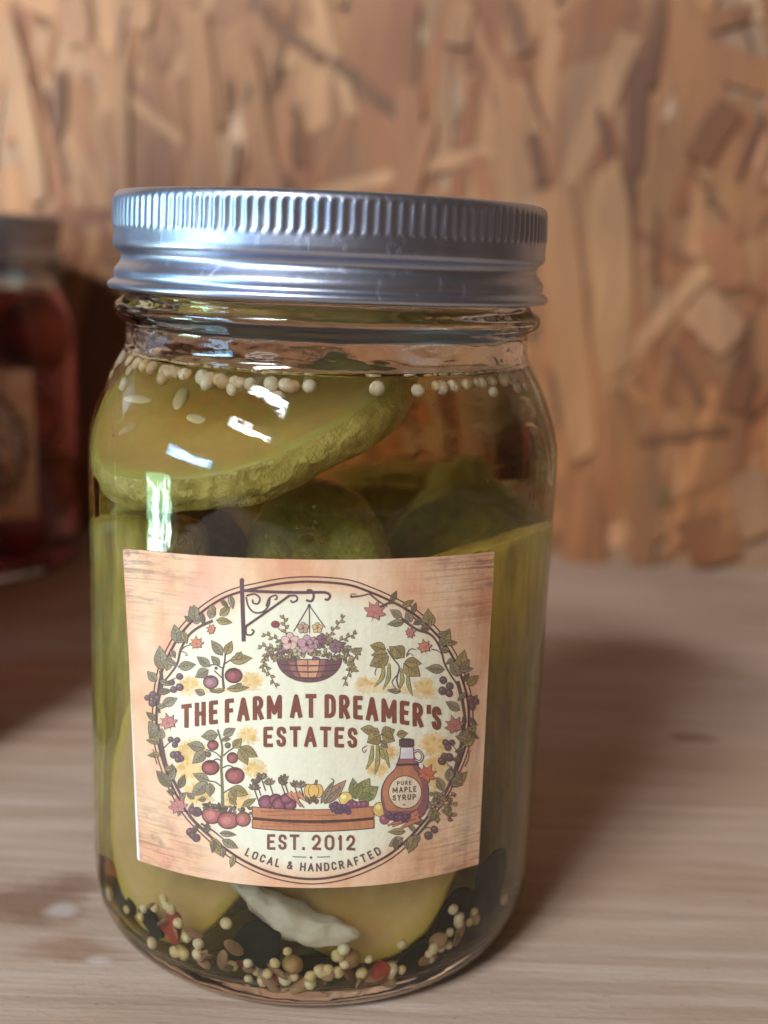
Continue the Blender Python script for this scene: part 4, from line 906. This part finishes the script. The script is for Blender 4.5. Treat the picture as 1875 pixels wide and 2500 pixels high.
# ------------------------------------------------------------------ brine
BR = [(0, LEVEL - .3), (31.2, LEVEL - .3), (32.2, LEVEL - .1), (32.75, LEVEL)] + [(r + .1, z - (.1 if z < 7 else 0)) for r, z in INNER if z < LEVEL - .1]
BR[-1] = (0, 3.9)
V, Fc, MI = lathe(refine([(r * mm, z * mm, 0) for r, z in BR], 2), 96, False)
ME_BRINE = mesh('brine', V, Fc, M_BRINE, True)
bm = bmesh.new(); bm.from_mesh(ME_BRINE); bmesh.ops.recalc_face_normals(bm, faces=bm.faces); bm.to_mesh(ME_BRINE); bm.free()
brine = tag(obj('pickle_brine', ME_BRINE), 'yellow brown pickling brine filling the front jar', 'brine')
V, Fc, MI = lathe([(0, (LEVEL - .28) * mm, 0), (20 * mm, (LEVEL - .28) * mm, 0), (30.3 * mm, (LEVEL - .25) * mm, 0), (31.4 * mm, (LEVEL - .1) * mm, 0), (32.0 * mm, (LEVEL + .2) * mm, 0), (32.35 * mm, (LEVEL + .75) * mm, 0)], 128, False)
ME_SURF = mesh('liquid_surface', V, Fc, M_SURF, True)
bm = bmesh.new(); bm.from_mesh(ME_SURF)
for fc in bm.faces:
    if fc.normal.z < 0: fc.normal_flip()
bm.to_mesh(ME_SURF); bm.free()
obj('liquid_surface', ME_SURF, brine)

# ------------------------------------------------------------------ pickles
def pickle(name, outline, thick, mats, seed, bulge=0.0, wobble=0.0008):
    """slab: closed outline in the local xz plane, cut faces at y = -+thick/2, rind on the rim; 'rad' attribute 0 centre .. 1 rim"""
    ol = spline([Vector((x * mm, 0, z * mm)) for x, z in outline], 8, True); n = len(ol); c = sum(ol, Vector()) / n
    V, Fc, MI, RAD = [], [], [], []
    t = thick * mm / 2; e = min(t * .35, .0011)
    rows = [(k / 8, -t) for k in range(1, 8)] + [(0.965, -t), (.988, -t + e * .35), (1.0, -t + e)] + [(1.0 + bulge * math.sin(math.pi * k / 6), -t + e + (2 * t - 2 * e) * k / 6) for k in range(1, 6)] + [(1.0, t - e), (.988, t - e * .35), (.965, t)] + [(k / 8, t) for k in range(7, 0, -1)]
    def put(p, r): V.append(p); RAD.append(r)
    put(c + Vector((0, -t, 0)), 0)
    for r, y in rows:
        for p in ol:
            q = c + (p - c) * r; q.y = y; put(q, min(r, 1))
    put(c + Vector((0, t, 0)), 0)
    L = len(V) - 1
    for i in range(n):
        j = (i + 1) % n; Fc.append((0, 1 + i, 1 + j)); MI.append(0)
        for k in range(len(rows) - 1):
            a, b = 1 + k * n, 1 + (k + 1) * n; Fc.append((a + i, b + i, b + j, a + j)); MI.append(1 if 8 <= k < len(rows) - 9 else 0)
        a = 1 + (len(rows) - 1) * n; Fc.append((L, a + j, a + i)); MI.append(0)
    so = Vector((seed * 3.1, seed * 1.7, 0))
    W_ = []
    for p in V:
        d = noise.noise_vector(p * 90 + so) * wobble + noise.noise_vector(p * 420 + so) * wobble * .28; W_.append(p + d)
    me = mesh(name, W_, Fc, mats, True, MI)
    bm = bmesh.new(); bm.from_mesh(me); bmesh.ops.recalc_face_normals(bm, faces=bm.faces); bm.to_mesh(me); bm.free()
    at = me.attributes.new('rad', 'FLOAT', 'POINT'); at.data.foreach_set('value', RAD)
    return me
def ellipse(a, b, n=12, p=2.0): return [(a * math.copysign(abs(math.cos(q)) ** (2 / p), math.cos(q)), b * math.copysign(abs(math.sin(q)) ** (2 / p), math.sin(q))) for q in [2 * math.pi * i / n for i in range(n)]]
def place(name, me, loc, ax, nrm, label, group='pickle slices in the front jar'):
    """ax: direction of local x; nrm: where the front cut face (local -y) looks"""
    x = Vector(ax).normalized(); y = -(Vector(nrm).normalized()); y = (y - x * y.dot(x)).normalized(); z = x.cross(y)
    o = obj(name, me); o.matrix_world = Matrix(((x.x, y.x, z.x, loc[0] * mm), (x.y, y.y, z.y, loc[1] * mm), (x.z, y.z, z.z, loc[2] * mm), (0, 0, 0, 1)))
    return tag(o, label, 'pickle', group)
SD = [M_SIDE, M_RIND]
FL, RI = [M_FLESH, M_RIND], [M_FLESH_PALE, M_RIND]
DK = [M_RIND_DARK, M_RIND_DARK]
top = place('pickle_slice', pickle('pickle_slice', ellipse(24.5, 18.5), 6.4, FL, 1, .03), (-10.5, -11.0, 91.0), (1, -.02, .33), (-.32, -.34, .9),
            'large oval pickle slice floating under the mustard seeds, cut face up')
for x, z, r in ((-8, 4, .3), (-3, 6, .9), (2, 2, 1.4), (-14, 7, 2.2), (6, 5, .1), (-6, -3, 2.6), (11, 1, .7), (-17, 0, 1.1)):
    s = obj('seed', None) if False else None
ME_CS = None
def seed_mesh(name, rx, ry, rz, mat, n=10, m=8, pw=1.0):
    V, Fc = [], []
    for j in range(m + 1):
        ph = math.pi * j / m
        for i in range(n):
            a = 2 * math.pi * i / n; V.append((rx * mm * math.sin(ph) * math.cos(a), ry * mm * math.sin(ph) * math.sin(a), rz * mm * math.copysign(abs(math.cos(ph)) ** pw, math.cos(ph))))
    for j in range(m):
        for i in range(n):
            k = (i + 1) % n; Fc.append((j * n + i, j * n + k, (j + 1) * n + k, (j + 1) * n + i))
    return mesh(name, V, Fc, mat, True)
ME_CS = seed_mesh('seed', 1.1, .5, 2.6, M_SEED)
for x, z, r in ((-8, 4, .3), (-3, 6, .9), (2, 2, 1.4), (-14, 7, 2.2), (6, 5, .1), (-6, -3, 2.6), (11, 1, .7), (-17, 0, 1.1)):
    obj('seed', ME_CS, top, (x * mm, -2.95 * mm, z * mm), (0, r, 0))
plank = lambda w, h, sk=0: [(-w / 2, -h / 2 + 4), (-w / 2 + 3, -h / 2), (0, -h / 2 - 1), (w / 2 - 3, -h / 2), (w / 2, -h / 2 + 4), (w / 2 + .6, 0), (w / 2, h / 2 - 5 + sk), (w / 2 - 3, h / 2 - 1 + sk), (0, h / 2), (-w / 2 + 3, h / 2 - 1 - sk), (-w / 2, h / 2 - 5 - sk), (-w / 2 - .6, 0)]
place('pickle_slice', pickle('pickle_slice', plank(34, 63, 4), 9, SD, 2), (20.0, -6, 40.5), (.95, .31, 0), (.31, -.95, .05), 'upright pickle slice against the right wall of the front jar')
place('pickle_slice', pickle('pickle_slice', plank(22, 62, 2), 9, SD, 3), (-27, -9, 45), (.72, -.69, 0), (-.69, -.72, .05), 'upright yellow green pickle slice along the left wall of the front jar')
place('pickle_slice', pickle('pickle_slice', ellipse(10.5, 36, 12, 2.8), 12, DK, 4, .1), (0, -8, 43), (.96, .1, 0), (-.1, -1, .1), 'dark green pickle spear standing at the centre behind the label top')
place('pickle_slice', pickle('pickle_slice', ellipse(10, 35, 12, 2.6), 12, DK, 5, .1), (15, 12, 43), (.95, -.25, 0), (-.3, -.9, .2), 'dark pickle spear standing right of centre behind the label top')
place('pickle_slice', pickle('pickle_slice', ellipse(10.5, 35, 12, 2.8), 11, DK, 8, .1), (-16, -3, 43), (.8, .5, 0), (-.5, -.8, .1), 'dark pickle spear standing left of centre behind the label top')
place('pickle_slice', pickle('pickle_slice', ellipse(17, 26, 14), 9, RI, 6), (7, -22, 31.5), (1, .1, .14), (.02, -1, .12), 'pale oval pickle slice showing below the label beside the garlic')
place('pickle_slice', pickle('pickle_slice', ellipse(14, 27, 14), 9, RI, 7), (-17, -22, 32.0), (.9, -.4, -.2), (-.35, -.9, -.05), 'olive pickle slice showing below the left half of the label')

place('pickle_slice', pickle('pickle_slice', plank(22, 40, 2), 11, DK, 9), (19, 16, 26), (.8, -.55, 0), (-.5, -.8, .1), 'short dark pickle slice added as a light block at the back right of the front jar')  # added to block light refracted through the lower right of the brine

place('pickle_slice', pickle('pickle_slice', plank(46, 70, 2), 9, SD, 10), (-2, 22, 42), (1, 0, 0), (0, -1, .1), 'wide pickle slice standing at the very back of the front jar')

# garlic clove
V0 = seed_mesh('garlic_clove', 2.7, 2.4, 12.2, M_GARLIC, 36, 36, .9)
for vtx in V0.vertices:
    z = vtx.co.z / (12.2 * mm); a_ = math.atan2(vtx.co.y, vtx.co.x); vtx.co.x *= (1.25 - .45 * z) * (1 + .07 * math.sin(5 * a_)); vtx.co.x += .003 * z * z
    vtx.co += noise.noise_vector(vtx.co * 240) * .0012 + noise.noise_vector(vtx.co * 620) * .0005
gar = tag(obj('garlic_clove', V0), 'white garlic clove lying slanted below the label', 'garlic'); gar.scale = (.86, .86, .92); gar.location = (-2.6 * mm, -32.4 * mm, 15.6 * mm); gar.rotation_euler = (-.25, math.radians(-62), 0.1)

# ------------------------------------------------------------------ seeds and spices
def inner_r(z):
    zz = z / mm; P = INNER
    for (ra_, za), (rb, zb) in zip(P[:-1], P[1:]):
        if zb <= zz <= za: t = (zz - zb) / max(za - zb, 1e-6); return (rb + (ra_ - rb) * t) * mm
    return 31 * mm
def at_wall(px, py, inset, R):
    """point just inside the glass where the sight line meets the inner wall (inset mm from it)"""
    d = ray(px, py); t = hit_cyl(EYE, d, R)
    for _ in range(12):
        p = EYE + d * t; rr = inner_r(p.z) - inset; t = hit_cyl(EYE, d, max(rr, .01))
    p = EYE + d * t; a = math.atan2(p.x, -p.y); rr = inner_r(p.z) - inset
    return Vector((rr * math.sin(a), -rr * math.cos(a), p.z))
Z3 = lambda x, y: (200 + x / 2.765, 850 + y / 2.765)
Z4 = lambda x, y: (800 + x / 2.765, 850 + y / 2.765)
Y2 = lambda x, y: (200 + x / 2.765, 2000 + y / 2.765)
Y3 = lambda x, y: (750 + x / 2.765, 2000 + y / 2.765)
ME_MU = [seed_mesh('mustard_seed', 1.03 * k, 1.03, 1.03 * j, M_MUSTARD, 14, 10) for k, j in ((1, 1), (1.06, .95), (.95, 1.07))]
ME_MY = [seed_mesh('mustard_seed', .86 * k, .86, .88 * j, M_MUSTARD_Y, 14, 10) for k, j in ((1, 1), (1.08, .93))]
def seeds(name, pts, label, cat, group, mes, inset, R, zmin=0, zmax=1, jit=.2, tilt=False):
    for i, p in enumerate(pts):
        q = at_wall(p[0], p[1], inset * mm, R)
        q.z = min(max(q.z, zmin), zmax)
        rr = math.hypot(q.x, q.y); lim = inner_r(q.z) - inset * mm
        if rr > lim: q.x *= lim / rr; q.y *= lim / rr
        o = obj(name, mes[i % len(mes)], None, q, (rnd.uniform(-3, 3), rnd.uniform(-3, 3), rnd.uniform(-3, 3)))
        k = rnd.uniform(1 - jit, 1 + jit); o.scale = (k, k, k); tag(o, label, cat, group)
topseeds = [Z3(*p) for p in ((250, 85), (285, 92), (318, 97), (352, 103), (232, 150), (262, 155), (298, 165), (340, 160), (330, 235), (415, 200), (380, 285), (420, 130), (460, 140), (500, 145), (545, 155), (620, 175), (605, 235), (690, 185), (757, 195), (850, 225), (955, 235), (1055, 248), (1155, 265), (1293, 255), (1220, 320), (1325, 360), (1430, 285), (1540, 280), (215, 120), (240, 118), (275, 122), (310, 130), (205, 158), (385, 112), (355, 130), (1040, 300), (880, 262))] + \
           [Z4(*p) for p in ((320, 295), (585, 310), (705, 280), (800, 278), (895, 272), (985, 262), (1050, 250), (1055, 325), (1115, 240), (1165, 235), (1205, 228), (1245, 222), (1190, 300), (1240, 295), (1280, 290), (1320, 285), (1285, 218), (1345, 262), (1300, 255), (735, 300), (1360, 290))]
for x, y in ((300, 868), (312, 886), (338, 894), (372, 900), (430, 915), (470, 922), (520, 930), (560, 938), (600, 942), (700, 950), (1060, 952), (1100, 950), (1150, 944), (1215, 934), (1250, 926), (1275, 918)): topseeds.append((x + rnd.uniform(-6, 6), y + rnd.uniform(-3, 8)))
seeds('mustard_seed', topseeds, 'small cream mustard seed floating just under the brine surface', 'mustard seed', 'mustard seeds floating at the top', ME_MU, 1.25, .034, 0, .1001)
botm = [Y2(*p) for p in ((390, 570), (470, 620), (1000, 670), (370, 690), (555, 775), (750, 755), (690, 840), (740, 855), (825, 865), (825, 800), (780, 925), (1315, 930), (1270, 990), (1545, 1010), (1640, 980), (1395, 855), (1065, 1020), (1225, 1085), (440, 750))] + \
       [Y3(*p) for p in ((30, 1005), (135, 975), (200, 985), (400, 905), (530, 985), (655, 985), (740, 990), (800, 930), (810, 830), (780, 860), (60, 1070), (1240, 500), (840, 900), (700, 985))]
def base_arc(x): return 2405 - 0.00090 * (x - 770) ** 2 - 2.1e-9 * (x - 770) ** 4        # lower edge of the spice layer in the photo
for k in range(34):
    x = rnd.uniform(330, 1180); botm.append((x, base_arc(x) - abs(rnd.gauss(0, 42)) - 6))
seeds('mustard_seed', botm, 'small yellow mustard seed lying on the bottom of the front jar', 'mustard seed', 'mustard seeds at the bottom', ME_MY, 1.0, .036, .0045)
ME_CO = seed_mesh('coriander_seed', 1.75, 1.75, 1.85, M_CORIANDER, 16, 10)
seeds('coriander_seed', [Y3(275, 890), Y3(150, 1030), Y2(1430, 930)], 'round brown coriander seed among the mustard seeds at the jar bottom', 'coriander seed', 'coriander seeds', [ME_CO], 1.9, .036, .0054)
ME_DI = [seed_mesh('dill_seed', .95, .45, 2.2, M_DILL, 12, 10), seed_mesh('dill_seed', 1.15, .45, 1.9, M_DILL, 12, 10)]
seeds('dill_seed', [Y2(*p) for p in ((1050, 830), (980, 900), (930, 970), (1150, 960), (1500, 1050), (1330, 980), (1600, 1090), (860, 900), (1420, 1110), (1330, 1110))] + [Y3(*p) for p in ((90, 1090), (260, 1060), (340, 1010), (560, 1000), (-40, 1080), (430, 1000))] + [(x, base_arc(x) - abs(rnd.gauss(0, 30))) for x in [rnd.uniform(350, 1150) for _ in range(18)]],
      'flat brown dill seed lying on the jar bottom', 'dill seed', 'dill seeds at the bottom', ME_DI, .9, .036, .0042)
def flake(name, rx, rz, mat, seed):
    r = random.Random(seed); n = 12
    ol = [(rx * r.uniform(.75, 1.1) * math.cos(2 * math.pi * i / n), rz * r.uniform(.75, 1.1) * math.sin(2 * math.pi * i / n)) for i in range(n)]
    return pickle(name, ol, 1.0, [mat, mat], seed, 0, .0008)
def loose(name, p, inset, rx, rz, mat, seed, label, cat, group=None, rot=(0, 0, 0), zmin=.0048):
    q = at_wall(p[0], p[1], inset * mm, .036); q.z = max(q.z, zmin)
    a = math.atan2(q.x, -q.y); o = obj(name, flake(name, rx, rz, mat, seed), None, q, (rot[0], rot[1], a + rot[2])); return tag(o, label, cat, group)
loose('red_pepper_flake', Y2(670, 670), 1.6, 2.2, 2.8, M_RED, 21, 'largest red pepper flake at the lower left of the front jar', 'pepper flake', 'red pepper flakes')
loose('red_pepper_flake', Y2(1190, 1035), 1.2, 2.6, .9, M_RED, 22, 'thin red pepper flake low in front, left of centre', 'pepper flake', 'red pepper flakes', (0, .1, 0))
loose('red_pepper_flake', Y2(1370, 1025), 1.6, 2.2, .9, M_RED, 23, 'thin red pepper flake low in front, near the jar centre', 'pepper flake', 'red pepper flakes', (0, -.1, 0))
loose('red_pepper_flake', Y3(475, 965), 1.2, 1.4, 1.7, M_RED, 24, 'small red pepper flake right of the coriander seed', 'pepper flake', 'red pepper flakes')
loose('dark_leaf_piece', Y2(1230, 790), 3.0, 4.4, 4.2, M_DARK, 31, 'black leaf piece below the garlic clove', 'leaf piece', 'dark leaf pieces')
loose('dark_leaf_piece', Y2(420, 500), 3.0, 4.0, 2.0, M_DARK, 32, 'dark leaf piece above two yellow seeds at lower left', 'leaf piece', 'dark leaf pieces', (0, .5, 0))
loose('dark_leaf_piece', Y2(560, 640), 2.6, 3.0, 2.0, M_DARK, 33, 'dark leaf piece left of the largest red flake', 'leaf piece', 'dark leaf pieces', (0, .6, 0))
loose('dark_leaf_piece', Y3(700, 860), 3.5, 4.5, 3.0, M_DARK, 34, 'dark leaf piece at lower right of the front jar', 'leaf piece', 'dark leaf pieces')
loose('dark_leaf_piece', Y3(900, 640), 3.5, 4.0, 6.0, M_DARK, 36, 'dark leaf piece right of the pale oval pickle', 'leaf piece', 'dark leaf pieces', (0, .4, 0))
loose('dark_leaf_piece', Y3(1130, 400), 2.6, 4.5, 7.5, M_DARK, 37, 'largest dark leaf piece, added for darkness low against the right wall of the front jar', 'leaf piece', 'dark leaf pieces', (0, .15, 0))  # extra dark piece, covers the slice edge lit through the brine
loose('dark_leaf_piece', Y3(30, 920), 5.0, 5.5, 1.8, M_DARK, 35, 'dark leaf piece under the pale oval pickle slice', 'leaf piece', 'dark leaf pieces')
# gas bubbles clinging to the glass above the label
ME_BU = seed_mesh('gas_bubble', .26, .26, .26, M_BLUB, 8, 6)
bub = [Z3(*p) for p in ((1260, 1262), (1455, 1200), (1497, 1200), (1527, 1205), (1563, 1197), (1580, 1160), (1550, 1240), (1500, 1282), (1585, 1267), (1620, 1298), (1525, 1370), (1545, 1360), (1605, 1370), (1575, 1380), (1090, 1052), (1570, 1060), (250, 650), (285, 560), (290, 600))] + [Z4(*p) for p in ((1035, 890), (1148, 883), (690, 400))]
seeds('gas_bubble', bub, 'tiny gas bubble clinging to the inside of the glass above the label', 'bubble', 'gas bubbles in the brine', [ME_BU], .35, .038, 0, 1, .3)

# ------------------------------------------------------------------ the other jars
P2 = Vector((-0.1465, 0.226, 0))
jar2 = copy_tree(jar); jar2.location = P2; jar2.rotation_euler = (0, 0, math.radians(11))
tag(jar2, 'blurred jar of red preserves with peach label, behind the pickle jar at left', 'jar', 'preserve jars on the shelf')
ME_B2 = ME_BRINE.copy(); ME_B2.materials.clear(); ME_B2.materials.append(M_REDBRINE)
b2 = tag(obj('red_brine', ME_B2, None, P2), 'dark red liquid in the blurred jar at left', 'brine'); obj('liquid_surface', ME_SURF, b2)
ME_TO = seed_mesh('red_fruit', 13, 13, 12, M_TOMATO, 20, 14)
for i, (x, y, z) in enumerate(((24, -2, 85), (8, -22, 80), (-18, -14, 82), (22, -10, 56), (23, 4, 30), (0, -23, 20), (-20, -12, 54), (19, -12, 14.5 + 4), (3, 14, 60), (-16, 16, 84))):
    tag(obj('red_fruit', ME_TO, None, P2 + Vector((x, y, z)) * mm, (i, i * 2, i)), 'round dark red fruit inside the blurred jar at left', 'fruit', 'red fruit in the blurred jar')
for P3, w3 in ((Vector((-0.128, 0.056, 0)), 'nearest the pickle jar'), (Vector((-0.174, 0.138, 0)), 'farther back')):  # unseen jars added to cast the left shade; farther one made taller for it
    j3 = copy_tree(jar, None, ('paper_label',)); j3.location = P3; j3.scale = (1, 1, 1) if w3[0] == 'n' else (1.04, 1.04, 1.22)
    tag(j3, ('red preserve jar just out of view at left, ' if w3[0] == 'n' else 'taller red preserve jar out of view at left, ') + w3, 'jar', 'preserve jars on the shelf')
    b3 = tag(obj('red_brine', ME_B2, None, P3), 'dark red liquid in the jar out of view at left, ' + w3, 'brine'); b3.scale = j3.scale
print('tris', sum(len(o.data.polygons) for o in SC.objects if o.type == 'MESH'))
